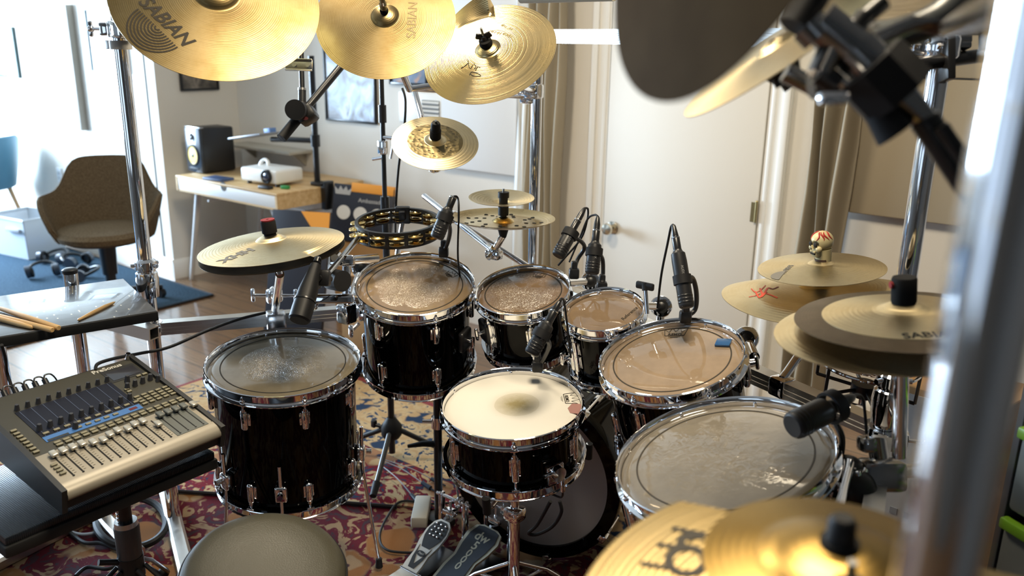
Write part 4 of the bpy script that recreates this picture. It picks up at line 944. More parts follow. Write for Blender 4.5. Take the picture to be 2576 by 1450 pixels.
# -- right: small brand cymbal over a bent china
C8 = V((-.614, 2.083, 1.065)); N8 = V((-.087, -.068, .994))
c8 = cymbal('thin bronze cymbal with grey brand mark and skull finial at right', C8, N8, .1524, BR_PALE, rb=.2, zc=.10, hb=.05, top='none')
ctext(c8, 'SABIAN', (1990, 668), (1966, 690), GREYINK, .02, .0); arcs(c8, (1968, 678), (1990, 668), (1966, 690), .002, .026, 9, .0030, GREYINK)
def dish(p, r, a):
    return p+V((0, 0, .012*math.cos(2*a+.6)*(r/.235)**2))
c9 = cymbal('bent bronze china cymbal with red oriental script under the skull cymbal', C8-N8*.062+V((-.012, .0, 0)), (-.11, -.02, .993), .232, BR_PALE, rb=.19, zc=.07, hb=.06, top='none', warp=dish, flange=(.72, -.05), hole=.009)
cink(c9, [([(1884, 752), (1900, 748), (1912, 742)], .003), ([(1900, 738), (1910, 752), (1918, 744), (1930, 738)], .004), ([(1912, 730), (1920, 744), (1932, 728), (1944, 730), (1958, 724)], .005), ([(1916, 750), (1926, 742), (1938, 744), (1956, 750)], .004), ([(1890, 732), (1900, 740), (1914, 734), (1926, 722)], .003)], .004, REDINK, 'red_script')
# skull finial
BONE = mat('bone resin', (.62, .52, .28), .35); SK = frame(C8+N8*.022, N8, (EYE-C8).cross(V((0, 0, 1)))*-1) @ rotz(-.95)
sk = thing('skull_finial', 'cream skull ornament with red flames on top of right cymbal', 'ornament', SK)
g = G().sph((0, .003, .047), .026, 28, 20, sc=(.92, 1.10, 1.02)); 
def skf(p):
    q = p.copy()
    for sx in (-1, 1):
        d = (V((sx*.0095, -.024, .043))-q).length
        if d < .010: q.y += .009*(1-d/.010)**.7
    if q.z < .035: q.x *= 1-.25*(.035-q.z)/.02
    return q
bmesh.ops.subdivide_edges(g.bm, edges=g.bm.edges[:], cuts=1, use_grid_fill=True); g.warp(skf)
g.box((0, -.010, .020), (.028, .026, .024), bev=.009, seg=3).sph((.014, -.016, .032), .008).sph((-.014, -.016, .032), .008).prism([(-.004, 0), (.004, 0), (0, .009)], -.004, .004, tr(0, -.024, .033) @ M4.Rotation(PI/2, 4, 'X'))
g.cyl((0, .006, -.004), (0, .006, .028), .019, .021); obj('skull', g, BONE, sk)
g = G()
for sx in (-1, 1): g.sph((sx*.0095, -.0225, .043), .0065, sc=(1, .6, 1))
g.prism([(-.003, 0), (.003, 0), (0, .006)], -.001, .001, tr(0, -.0275, .031) @ M4.Rotation(PI/2, 4, 'X')).box((0, -.0225, .0205), (.018, .006, .008), bev=.002); obj('hollows', g, mat('hollow black', (.01, .008, .006), .8), sk)
for k in range(7): obj('tooth', G().box((-.009+.003*k, -.0235, .0245), (.0024, .004, .005), bev=.0008), BONE, sk)
g = G()
for sx in (-1, 1):
    for k, (a0, h) in enumerate(((.5, .030), (1.0, .034), (1.5, .028), (2.1, .03))):
        pts = []
        for i in range(7):
            u = i/6; a = a0+.25*math.sin(u*4+k); el = .25+u*1.0; pts.append(V((sx*.0245*math.cos(el)*math.sin(a)*.98, .003-.029*math.cos(el)*math.cos(a), .047+.0268*math.sin(el))))
        g.tube(pts, [.0020*(1-abs(2*i/6-1)**2)+.0004 for i in range(7)], 6)
obj('red_flames', g, mat('flame red', (.42, .03, .02), .4), sk)
obj('dark_base', G().cyl((0, .004, -.010), (0, .004, .003), .019), mat('dark band', (.06, .03, .02), .6), sk)
r8 = thing('cymbal_rod', 'threaded rod and black cups under the skull topped cymbal', 'cymbal boom', tr(C8-N8*.05))
obj('black_cup', G().cyl(C8-N8*.006, C8-N8*.030, .020, .017), BRUB, r8, world=True); obj('rod', G().cyl(C8+N8*.02, C8-N8*.16, .005), STEEL, r8, world=True)
obj('upright', G().cyl(C8-N8*.15, sCR(.80)+Z2+V((0, 0, .02)), .011).sph(C8-N8*.15, .018), CHROME, r8, world=True); obj('bar_clamp', G().box((0, 0, 0), (.05, .05, .05), tr(sCR(.80)+Z2) @ rotz(math.atan2(dCR.y, dCR.x)), .008), CHROME, r8, world=True)
# -- right hi-hats
CH = V((-.294, 1.499, 1.151)); NH = V((-.101, -.037, .994))
c10 = cymbal('brown rimmed hi-hat cymbal with bright lathed middle at right', CH, NH, .178, BR_RIM, rb=.22, zc=.11, hb=.06, top='none', zoned=(.06, .74, BR_PALE, 'lathed_zone'))
ctext(c10, 'SABIAN', (2272, 848), (2420, 842), INK, .02)
obj('black_clutch', G().lathe([(0, .060), (.019, .060), (.0205, .056), (.0205, .018), (.018, .012), (0, .012)], 30, tr(0, 0, .014)), FELT, c10[0]); obj('red_collar', G().cyl((-.019, 0, .062), (-.024, 0, .062), .006), mat('red felt', (.25, .02, .02)), c10[0])
c11 = cymbal('lower pale hi-hat cymbal poking out left under the brown rimmed one', CH-NH*.030+V((-.022, -.012, 0)), (-.085, -.06, .994), .188, BR_PALE, rb=.22, zc=.07, hb=.05, top='none', hole=.009)
hs = thing('hi_hat_boom', 'chrome upright tube and arm holding the right hi-hat pair', 'cymbal boom', tr(CH-NH*.1))
obj('rod', G().cyl(CH+NH*.015, CH-NH*.10, .0045), STEEL, hs, world=True); obj('seat_cup', G().cyl(CH-NH*.035, CH-NH*.075, .022, .013), BRUB, hs, world=True)
obj('upright', G().cyl(CH-NH*.07, CH-NH*.26, .0125), CHROME, hs, world=True); hb_ = Rp+V((.03, -.05, .90)); hb_ = V((Rp.x, Rp.y, 1.06))
obj('arm', G().tube([CH-NH*.095, CH-NH*.10+V((0, .02, 0)), hb_], .0125, 14), CHROME, hs, world=True)
# -- near front cymbal with a bell disc stacked on it
CF = V((-.135, .640, 1.108)); NF = V((.03, -.145, .989))
Fc = frame(CF, NF); q1_, q2_ = loc((1735, 1266), Fc), loc((1850, 1292), Fc); dq = (q2_-q1_).normalized(); uq = V((-dq.y, dq.x, 0)); uq = uq if uq.dot(q1_) > 0 else -uq; cq = uq.dot(q1_)
def chord(a):
    e = math.cos(a)*uq.x+math.sin(a)*uq.y; return min(1., cq/(e*.2286)) if e > .05 else 1.
c12 = cymbal('big bronze cymbal with bold dark letters in the front right corner', CF, NF, .2286, BR, rb=.12, zc=.03, hb=.03, top='none', hole=.008, Rf=chord)
t_, F12, f12, on12, _ = c12
def ringpx(c, rx, ry): return [(c[0]+rx*math.cos(2*PI*i/14), c[1]+ry*math.sin(2*PI*i/14)) for i in range(15)]
cink(c12, [(ringpx((1728, 1412), 46, 33), .0085), ([(1612, 1419), (1690, 1432)], .0058), ([(1652, 1371), (1740, 1384)], .0058), ([(1722, 1388), (1712, 1366), (1728, 1350), (1772, 1352)], .0090), ([(1690, 1331), (1782, 1347)], .0055), ([(1745, 1344), (1730, 1360)], .008)], .006, INK, 'bold_letters')
c13 = cymbal('domed brown bronze bell disc stacked on the front right cymbal', P(2104, 1432, .72), (.0, -.04, .999), .112, bronze('amber bronze', (.36, .235, .075), (.24, .15, .04), .33, 800., .00003), rb=.6, zc=.13, hb=.10, top='none')
zf = c13[2](.006)
obj('black_felt', G().lathe([(0, zf+.003), (.0165, zf+.003), (.0165, zf-.003), (0, zf-.003)], 24), FELT, c13[0])
obj('rubber_nut', G().lathe([(0, zf+.026), (.0085, zf+.026), (.0115, zf+.022), (.0125, zf+.003), (0, zf+.003)], 24), BRUB, c13[0])
fs = thing('cymbal_rod', 'chrome stand rod under the front right cymbal', 'cymbal boom', tr(CF-NF*.2)); 
obj('rod', G().cyl(CF+NF*.10, CF-NF*.18, .004), STEEL, fs, world=True); obj('spacer', G().cyl(CF+NF*.012, CF+NF*.080, .012), BRUB, fs, world=True); fa = CF-NF*.18
obj('upright', G().cyl(CF-NF*.06, fa, .011).tube([fa, fa+V((.03, -.08, -.04)), Fp+FD*.84+V((-.01, .025, 0))], .012, 12), CHROME, fs, world=True)
# -- dark pair upper right
CD = V((-.277, .614, 1.73)); ND = V((-.59, -.767, .253))
c14 = cymbal('dark brown raw cymbal tilted steeply near the camera at upper right', CD, ND, .178, BR_DRK, rb=.2, zc=.07, hb=.06, top='none')
c15 = cymbal('bright bronze cymbal seen almost edge-on as a sliver beside the dark cymbal', P(1957, 124, 1.15), RT*-.61+UP*.79-FW*.20, .151, BR_PALE, rb=.2, zc=.05, hb=.05, top='none')
# -- grey cymbal edge at top right
c16 = cymbal('silvery grey cymbal underside cropped by the top edge at right', P(2140, -75, 1.15), (.05, .35, .93), .20, bronze('silver bronze', (.55, .55, .56), (.42, .42, .44), .3, 500., .0002), rb=.2, zc=.06, hb=.05, top='none')
# ---------------------------------------------------------------- cymbal arms from the rack
def carm(label, C, n, anchor, mid=None, L=.10):
    C, n, anchor = V(C), V(n).normalized(), V(anchor); t0 = C-n*L
    t_ = thing('cymbal_boom', label, 'cymbal boom', tr(anchor))
    obj('tilter_rod', G().cyl(C+n*.012, t0, .005).cyl(C-n*.004, C-n*.020, .018, .014), CHROME, t_, world=True)
    obj('tilter', G().sph(t0, .020).box(t0, (.036, .030, .036), None, .010), CHROME, t_, world=True)
    k = (anchor-t0).normalized(); obj('tilter_wing', G().cyl(t0, t0+n.cross(k).normalized()*.045, .005).box(t0+n.cross(k).normalized()*.045, (.018, .018, .024), None, .005), CHROME, t_, world=True)
    pts = [t0] + ([V(mid)] if mid else []) + [anchor]
    for a, b in zip(pts, pts[1:]): obj('arm_tube', G().cyl(a, b, .0105, n=16), CHROME, t_, world=True)
    obj('arm_clamp', G().box((0, 0, 0), (.055, .045, .05), tr(anchor), .008), CHROME, t_, world=True)
    return t_
carm('chrome boom arm reaching from left post to the large aged cymbal', (-1.762, 1.191, 1.683), (.661, -.398, .635), Lp+V((.03, -.01, 1.615)))
carm('chrome arm behind the medium cymbal hanging at top centre left', (-1.62, 1.582, 1.648), (.51, -.63, .585), Cp+V((-.03, -.03, 1.50)), P(1030, 225, 2.6))
carm('chrome arm carrying the torn lathed cymbal off the centre post', (-1.43, 1.767, 1.569), (.204, -.665, .718), Cp+V((.01, -.03, 1.44)))
a4 = carm('thin chrome arm dropping to the small splash cymbal', (-1.681, 1.829, 1.311), (.367, -.355, .86), Cp+V((-.03, .0, 1.42)), P(1040, 222, 2.72), .09)
hh = thing('hi_hat_holder', 'chrome hi-hat holder with two wing bolts on the left rack bar', 'hi-hat holder', tr(Pz(694, 795, .73)))
b0 = Pz(694, 800, .735); h0 = V((-1.943, 1.428, 1.033)); hn = V((-.054, -.086, .995)); h1 = P(704, 690, 2.40)
obj('upper_tube', G().cyl(h0-hn*.012, h1, .0085).cyl(h0-hn*.014, h0-hn*.034, .020, .013), CHROME, hh, world=True)
obj('lower_tube', G().cyl(h1, b0+V((0, 0, .03)), .0125), CHROME, hh, world=True)
obj('ratchet_hinge', G().sph(b0+V((0, 0, .075)), .026, sc=(.8, .8, 1.2)).box(b0+V((0, 0, .075)), (.032, .05, .05), None, .01), CHROME, hh, world=True)
for s in (-1, 1): obj('wing_bolt', G().cyl(b0+V((0, 0, .075)), b0+V((0, 0, .075))+SIDE*s*.065, .005).box((0, 0, 0), (.012, .012, .045), tr(b0+V((0, 0, .075))+SIDE*s*.068), .005), CHROME, hh, world=True)
obj('bar_clamp', G().box((0, 0, 0), (.06, .056, .062), tr(b0+V((0, 0, -.01))) @ rotz(math.atan2(dLC.y, dLC.x)), .008), STEEL, hh, world=True)
# ================================================================ microphones
GRL = mat('mic grille black', (.006, .006, .007), .5)
def mic(label, hd, tl, clip=None, cable=None, r=.0195, L1=.082, brand=True, name='drum_microphone'):
    hd, tl = V(hd), V(tl); F = frame(hd, tl-hd, UP); L = (tl-hd).length
    t_ = thing(name, label, 'microphone', F)
    obj('body', G().lathe([(0, .034), (r, .034), (r, L1*.86), (r*.93, L1), (r*.62, L1+.006), (r*.58, L1+.010), (0, L1+.010)], 28), BPL, t_)
    g = G().lathe([(0, 0), (r*.80, 0), (r*.95, .003), (r, .007), (r*1.0, .0345), (0, .0345)], 28); obj('grille', g, GRL, t_)
    for k in range(3): obj('vent_band', G().lathe([(r*1.0, .011+k*.008), (r*1.035, .012+k*.008), (r*1.035, .0145+k*.008), (r*1.0, .0155+k*.008)], 28, closed=True), BMET, t_)
    l0 = L1+.010; x = obj('xlr_connector', G().lathe([(0, l0), (r*.54, l0), (r*.54, l0+.030), (r*.48, l0+.032), (r*.46, l0+.034), (r*.46, L*.86), (r*.30, L-.004), (r*.2, L), (0, L)], 20), BMET, t_)
    obj('steel_ring', G().lathe([(r*.55, l0+.029), (r*.56, l0+.030), (r*.56, l0+.032), (r*.50, l0+.0325)], 20, closed=True), STEEL, t_)
    if brand:
        v = (F.inverted() @ EYE); a = math.atan2(v.y, v.x); Mx = rotz(a+.25) @ tr(r+.0004, 0, L1*.66) @ M4.Rotation(PI/2, 4, 'Y') @ rotz(0)
        text('lettering', 'AUDIX', .0085, mat('faint grey print', (.28, .28, .28), .5), t_, Mx)
    if cable: obj('cable', G().tube(smooth([tl]+[V(c) for c in cable], 8), .0030, 8), BRUB, t_, world=True)
    if clip:
        pts = [V(c) for c in clip]; mid = hd*.45+tl*.55
        obj('clip_arm', G().tube(smooth(pts, 5), .0062, 8), BPL, t_, world=True)
        e = pts[0]; obj('rim_clamp', G().box((0, 0, 0), (.030, .026, .032), frame(e, (0, 0, 1), SIDE), .006).box((0, 0, .022), (.018, .018, .03), frame(e, (0, 0, 1), SIDE), .005), BPL, t_, world=True)
        q = pts[-1]; w = hd+(tl-hd)*((q-hd).dot(tl-hd)/L/L)
        obj('holder_ring', G().lathe([(r*1.02, -.011), (r*1.22, -.011), (r*1.22, .011), (r*1.02, .011)], 26, frame(w, tl-hd, UP), closed=True).tube([q, w], .008, 8), BRUB, t_, world=True)
    return t_
dA, dB, dC, dD, dS, dE = 2.50, 2.43, 2.30, 2.12, 2.16, 1.62
mic('black drum microphone clipped on the largest rack tom rim', P(1098, 600, 2.32), P(1141, 494, 2.33), [P(1116, 634, 2.54), P(1126, 612, 2.50), P(1132, 585, 2.42), P(1130, 565, 2.37), P(1122, 552, 2.345)],
    [P(1152, 500, 2.34), P(1154, 545, 2.33), P(1152, 650, 2.45), P(1163, 735, 2.6)])
mic('black drum microphone pointing down left over the mid sized rack tom', P(1403, 645, 2.36), P(1471, 524, 2.40), [P(1444, 688, 2.44), P(1452, 655, 2.46), P(1470, 625, 2.45), P(1462, 608, 2.42), P(1440, 596, 2.39)],
    [P(1479, 527, 2.42), P(1477, 555, 2.44), P(1462, 600, 2.47), P(1420, 650, 2.49), P(1404, 668, 2.5)])
mic('black drum microphone pointing straight down over the smallest tom', P(1489, 690, 2.30), P(1504, 545, 2.32), [P(1514, 722, 2.37), P(1517, 690, 2.38), P(1516, 655, 2.36), P(1508, 640, 2.33)],
    [P(1496, 541, 2.34), P(1478, 552, 2.38), P(1458, 600, 2.51), P(1432, 660, 2.54)])
mic('long black microphone standing upright over the blue padded tom', P(1728, 775, 2.02), P(1694, 566, 2.06), [P(1724, 797, 2.13), P(1748, 780, 2.14), P(1752, 740, 2.12), P(1742, 700, 2.08), P(1722, 705, 2.04)],
    [P(1688, 572, 2.07), P(1680, 610, 2.10), P(1664, 690, 2.14), P(1654, 775, 2.2)], r=.0185, L1=.135)
mic('black drum microphone leaning over the far rim of white snare', P(1336, 892, 2.08), P(1408, 758, 2.10), [P(1352, 922, 2.30), P(1366, 905, 2.28), P(1382, 870, 2.20), P(1372, 850, 2.12)],
    [P(1414, 752, 2.12), P(1421, 772, 2.16), P(1436, 900, 2.24)])
mic('black drum microphone over the right floor tom pointing left', P(1992, 1074, 1.50), P(2148, 998, 1.56), [P(2098, 1190, 1.64), P(2112, 1160, 1.64), P(2118, 1100, 1.60), P(2092, 1050, 1.55)],
    [P(2158, 994, 1.58), P(2172, 1010, 1.6), P(2180, 1090, 1.64)], r=.0255, brand=False)
# paddle shaped condenser hanging by the left hi-hat
ca, cb_ = P(797, 660, 2.24), P(752, 808, 2.16); F = frame(cb_, ca-cb_, SIDE)
pm = thing('pencil_microphone', 'tapered black condenser microphone hanging beside the left hi-hat', 'microphone', F); L = (ca-cb_).length
obj('body', G().lathe([(0, 0), (.024, 0), (.0285, .005), (.0285, .035), (.026, L*.5), (.017, L*.82), (.0145, L*.95), (0, L)], 28), mat('matte black mic', (.004, .004, .0045), .5, 0., .3), pm)
obj('collar_ring', G().lathe([(.0285, .056), (.0293, .057), (.0293, .061), (.0285, .062)], 28, closed=True), BMET, pm)
obj('xlr_connector', G().lathe([(0, L), (.0095, L), (.0095, L+.012), (.006, L+.016), (0, L+.017)], 18), BMET, pm)
obj('cable', G().tube(smooth([ca+(ca-cb_).normalized()*.016, P(806, 655, 2.24), P(800, 690, 2.3), P(790, 760, 2.34), P(760, 800, 2.42)], 8), .003, 8), BRUB, pm, world=True)
pa = thing('mic_clamp_arm', 'black and chrome clamp arm holding the condenser near the rack bar', 'clamp arm', tr(P(858, 705, 2.36)))
obj('joint_drum', G().cyl(P(832, 702, 2.38), P(862, 708, 2.34), .030, n=28), BPL, pa, world=True)
obj('rod', G().cyl(P(800, 720, 2.24), P(900, 600, 2.55), .0085).cyl(P(843, 650, 2.38), P(850, 642, 2.40), .013), STEEL, pa, world=True)
obj('clip', G().box((0, 0, 0), (.035, .03, .045), frame(P(815, 700, 2.25), UP, SIDE), .008).cyl(P(800, 700, 2.23), P(830, 702, 2.3), .009), BPL, pa, world=True)
obj('lower_clamp', G().box((0, 0, 0), (.12, .030, .028), frame(P(838, 752, 2.40), UP, RT), .006).cyl(P(790, 772, 2.40), P(806, 745, 2.40), .008).sph(P(790, 772, 2.40), .011), CHROME, pa, world=True)
obj('upright', G().cyl(P(872, 812, 2.47), P(872, 668, 2.47), .0125).box(P(872, 788, 2.47), (.045, .045, .06), None, .008), CHROME, pa, world=True)
obj('cross_arm', G().cyl(P(842, 658, 2.42), P(950, 650, 2.50), .013).box((0, 0, 0), (.07, .035, .032), frame(P(862, 656, 2.43), UP, RT), .006), CHROME, pa, world=True)
# ================================================================ tambourine
TC = P(1001, 572, 2.62); TF = frame(TC, (.05, -.10, 1.0), SIDE)
tb = thing('tambourine', 'black half tambourine with brass jingles mounted behind the largest tom', 'tambourine', TF)
R_ = .122; g = G()
for z0, z1 in ((.014, .024), (-.004, .004), (-.026, -.018)): g.lathe([(R_, z0), (R_+.010, z0), (R_+.010, z1), (R_, z1)], 80, closed=True)
obj('frame_ring', g, BPL, tb)
pg = jg = None
for k in range(14):
    a = k*2*PI/14+.1; Mk = rotz(a)
    if pg is None: pg = obj('divider', G().box((R_+.005, 0, -.001), (.010, .012, .048), bev=.002), BPL, tb, Mk)
    else: dup(pg, Mk)
    for z in (.009, -.011):
        for s in (-1, 1):
            Mj = rotz(a+PI/14) @ tr(R_+.006, 0, z+s*.0018) @ M4.Rotation((.10 if s > 0 else -.12)+.05*math.sin(k*3+z*500), 4, 'Y') @ (M4.Identity(4) if s > 0 else M4.Rotation(PI, 4, 'X'))
            if jg is None: jg = obj('jingle', G().lathe([(0, .003), (.010, .0028), (.012, .0010), (.0235, 0), (.0238, -.0006), (.012, .0002), (0, .002)], 26), mat('jingle brass', (.80, .56, .20), .25, 1.0), tb, Mj)
            else: dup(jg, Mj)
bt = rotz(PI/2); obj('mount_block', G().box((0, R_+.004, .0), (.05, .022, .058), bev=.006).box((0, R_-.012, .004), (.022, .025, .03), bev=.005), BPL, tb)
for k in (-.35, -.22, .22, .35):
    for z in (.012, -.006): obj('rivet', G().sph((0, 0, 0), .0038, 10, 6), CHROME, tb, rotz(PI/2+k) @ tr(R_-.0005, 0, z))
obj('post_stub', G().cyl(TF @ V((0, R_+.004, -.02)), P(990, 700, 2.75), .009), CHROME, tb, world=True)
# ================================================================ black mic stand with boom, overhead bar
mp = V((-2.155, 2.077, 0)); ms = thing('microphone_stand', 'black tripod microphone stand behind the largest rack tom', 'microphone stand', tr(mp))
obj('pole', G().cyl(mp+V((0, 0, .05)), mp+V((0, 0, 1.02)), .0125), BMET, ms, world=True); obj('upper_pole', G().cyl(mp+V((0, 0, 1.0)), mp+V((0, 0, 1.66)), .0085), BMET, ms, world=True)
obj('hub', G().lathe([(0, .115), (.030, .115), (.040, .13), (.040, .165), (.026, .185), (.016, .20), (0, .20)], 24, tr(mp)), BRUB, ms, world=True); obj('hub_knob', G().cyl(mp+V((0, 0, .15)), mp+V((-.065, -.03, .16)), .007).box(mp+V((-.065, -.03, .165)), (.02, .02, .03), None, .005), BPL, ms, world=True)
for e in ((.145, -.235), (-.24, -.10), (.20, .16)):
    e = V((e[0], e[1], 0)); f_ = mp+e
    obj('leg', G().cyl(mp+e*.1+V((0, 0, .15)), f_+V((0, 0, .032)), .010), BMET, ms, world=True)
    obj('rubber_foot', G().cyl(mp+e*.86+V((0, 0, .05)), mp+e*1.06+V((0, 0, .018+.010)), .015, .012), BRUB, ms, world=True)
g = G().box((0, 0, 1.235), (.032, .032, .05), tr(mp), .006).cyl(mp+V((0, 0, 1.27)), mp+V((.055, .0, 1.27)), .007).cyl(mp+V((.055, 0, 1.27)), mp+V((.045, -.01, 1.20)), .005).cyl(mp+V((0, 0, 1.20)), mp+V((-.045, -.01, 1.19)), .006); obj('height_clutch', g, CHROME, ms, world=True)
obj('lower_clutch', G().cyl(mp+V((0, 0, 1.00)), mp+V((0, 0, 1.06)), .016).cyl(mp+V((0, 0, 1.32)), mp+V((0, 0, 1.38)), .014), BMET, ms, world=True)
bt_ = mp+V((0, 0, 1.66)); be = P(708, 348, 2.62)
obj('boom', G().cyl(be, bt_*1.12-be*.12, .0125), BMET, ms, world=True); obj('boom_grip', G().cyl(be, be*.75+bt_*.25, .0165), BRUB, ms, world=True); obj('boom_joint', G().sph(bt_, .024).cyl(bt_+V((0, 0, -.05)), bt_, .014), BMET, ms, world=True)
# boom bracket with hanging rod
oc_ = P(768, 283, 2.66); oh = thing('boom_swivel', 'black swivel clamp with round knob hanging on a rod at the boom', 'clamp', tr(oc_))
ud = (P(757, 100, 2.66)-P(760, 240, 2.66)).normalized()
obj('hanging_rod', G().cyl(P(760, 226, 2.66), P(755, 30, 2.66), .0085), BMET, oh, world=True)
obj('tapered_socket', G().cyl(P(762, 282, 2.66), P(760, 258, 2.66), .026, .015).cyl(P(760, 258, 2.66), P(760, 228, 2.66), .0125), BPL, oh, world=True)
obj('silver_ring', G().cyl(P(760, 228, 2.66), P(760, 222, 2.66), .0132), STEEL, oh, world=True)
obj('knob', G().cyl(P(742, 276, 2.56), P(757, 280, 2.66), .031, .029, 30), BRUB, oh, world=True)
obj('body', G().box((0, 0, 0), (.060, .05, .075), frame(P(772, 290, 2.65), -FW, RT) @ rotz(.55), .012), BPL, oh, world=True)
obj('oval_badge', G().lathe([(0, 0), (.009, 0), (.009, .001), (0, .001)], 24, frame(P(768, 298, 2.60), -FW, RT) @ M4.Diagonal((1, .6, 1, 1))), mat('badge red', (.16, .03, .035), .5), oh, world=True)
# slotted silver bracket near the big cymbal
sbp = P(752, 164, 2.0); sb_ = thing('slotted_bracket', 'silver slotted metal bracket at the edge of the big cymbal', 'bracket', tr(sbp)); BFm = frame(sbp, -FW, RT) @ rotz(-.03)
obj('channel', G().box((0, 0, 0), (.064, .024, .004), BFm, .001).box((0, .0125, .004), (.064, .003, .010), BFm, .001).box((0, -.0125, .004), (.064, .003, .010), BFm, .001), STEEL, sb_, world=True)
for x in (-.010, .022): obj('bolt', G().cyl(BFm @ V((x, 0, 0)), BFm @ V((x, 0, .006)), .0055, n=18), CHROME, sb_, world=True)
obj('link_arm', G().cyl(BFm @ V((-.03, 0, -.004)), V((-1.93, 1.30, 1.62)), .006), CHROME, sb_, world=True)
# vertical cable from the cymbal tilter to the floor
tag(obj('cable', G().tube(smooth([P(1012, 222, 2.72), P(1020, 255, 2.72), P(1016, 330, 2.74), P(1003, 420, 2.86), P(996, 520, 3.0), P(995, 600, 3.15), P(1000, 700, 3.25), P(1008, 780, 3.3), Pz(1015, 850, .012)], 8), .0042, 8), BRUB), 'black cable hanging straight down behind the small splash cymbal', 'cable')
tag(obj('boom_tube', G().cyl(P(1312, -9, 2.5), P(1545, -16, 2.3), .020, n=28), mat('ivory tube', (.66, .62, .50), .35)), 'ivory coloured tube cropped by the top edge above the centre post', 'tube')
# ================================================================ practice board and sticks
QB = [Pz(328, 697, .862), Pz(405, 778, .862)]
ctr = (QB[0]+QB[1])/2; dx = (QB[1]-QB[0]); wv = V((-.09, -.996, 0)); wv = (Pz(0, 745, .862)-Pz(328, 697, .862)).normalized(); dxn = dx.normalized()
BW = dx.length; BL = .62; BF_ = M4((wv, -dxn, V((0, 0, 1)))).transposed().to_4x4()
if BF_.determinant() < 0: BF_ = M4((-wv, -dxn, V((0, 0, 1)))).transposed().to_4x4()
BF_.translation = ctr + wv*(BL/2+.018)
bo = thing('percussion_table', 'black ribbed table top with worn scratches holding the drumsticks', 'table', BF_)
BOARD = mat('black ribbed board', (.030, .030, .032), .32, 0., .8, .6, ior=2.2); t = NT(BOARD); oc = t.obj()
sx = t.n('SeparateXYZ', i_0=oc); gv = t.math('GREATER_THAN', t.math('ABSOLUTE', t.math('SUBTRACT', t.math('FRACT', t.math('MULTIPLY', sx.outputs[1], 22.)), .5)), .455)
nn = t.n('TexNoise', i_Vector=oc, i_Scale=28., i_Detail=5.).outputs['Fac']
vv = t.n('TexVoronoi', i_Vector=t.n('Mapping', i_Vector=oc, i_Scale=(38, 16, 1)).outputs[0], i_Scale=1.6, i_Randomness=1.); ch = t.math('MULTIPLY', t.math('LESS_THAN', vv.outputs['Distance'], .16), t.math('GREATER_THAN', t.n('TexNoise', i_Vector=oc, i_Scale=6., i_Detail=2.).outputs['Fac'], .50))
t.base(t.mix(ch, t.mix(gv, t.mix(nn, (.020, .020, .022), (.050, .050, .052)), (.004, .004, .004)), (.70, .66, .55)))
t.rough(t.math('ADD', t.math('MULTIPLY', nn, .25), .20)); t.bump(t.math('ADD', t.math('MULTIPLY', gv, -1.), t.math('MULTIPLY', nn, .5)), .0012, .6)
obj('top', G().box((0, 0, -.010), (BL, BW, .020), bev=.0015), BOARD, bo)
obj('edge_band', G().box((0, 0, -.016), (BL+.004, BW+.004, .026), bev=.0015), mat('board edge', (.006, .006, .006), .6), bo)
def lb(px): return BF_.inverted() @ Pz(px[0], px[1], .868)
HICK = mat('hickory', (.66, .42, .17), .5); t = NT(HICK); gr = t.n('TexNoise', i_Vector=t.n('Mapping', i_Vector=t.obj(), i_Scale=(90, 90, 6)).outputs[0], i_Scale=1., i_Detail=3.).outputs['Fac']; t.base(t.ramp(gr, [(.3, (.56, .33, .12)), (.7, (.74, .50, .23))]))
def stick(label, a, b, butt=True, L=None):
    a, b = V(a), V(b); d = (b-a).normalized(); F = frame(b, a-b, (0, 0, 1)); n = L or (b-a).length; r = .0074
    if L: tip = [(0, n), (.0020, n-.001), (.0045, n-.004), (.0052, n-.008), (.0042, n-.013), (.0034, n-.018), (.0044, n-.04), (.0062, n-.08)]
    else: tip = [(0, n), (r*.9, n), (r, n-.003)]
    return tag(obj('drumstick', G().lathe([(0, 0), (r*.75, 0), (r, .003), (r, n*.5)] + tip[::-1], 20), HICK, None, F), label, 'drumstick')
zb = .8705
s1a, s1b = Pz(148, 826, zb), Pz(-60, 756, zb); d1 = (s1b-s1a).normalized()
stick('pale drumstick on the black board, the one reaching furthest right', s1a+d1*.36, s1a, L=.36)
s2a = Pz(132, 831, zb-.0005); d2 = (Pz(-60, 781, zb)-s2a).normalized(); stick('pale drumstick on the black board, between two others', s2a+d2*.36, s2a+V((0, 0, 0)), L=.36)
s3a = Pz(82, 822, zb); d3 = (Pz(-60, 784, zb+.006)-s3a).normalized()
tag(obj('drumstick', G().lathe([(0, 0), (.003, .001), (.0055, .005), (.0074, .05), (.0074, .30), (0, .30)], 20), HICK, None, frame(s3a+V((0, 0, -.003)), d3, (0, 0, 1))), 'pale drumstick on the black board with its tapered end showing', 'drumstick')
q1, q2 = Pz(290, 760, .8665), Pz(196, 806, .8665); F = frame(q2, q1-q2, (0, 0, 1)); n = (q1-q2).length
g = G().lathe([(0, 0), (.002, 0), (.0042, .004), (.0038, .010), (.0064, .06), (.0070, n*.7), (.0040, n-.01), (.001, n)], 14); g.warp(lambda p: V((p.x, p.y*(1-.5*p.z/n), p.z)))
br = obj('broken_stick', g, HICK, None, F); tag(br, 'short splintered piece of drumstick lying alone on the black board', 'drumstick')
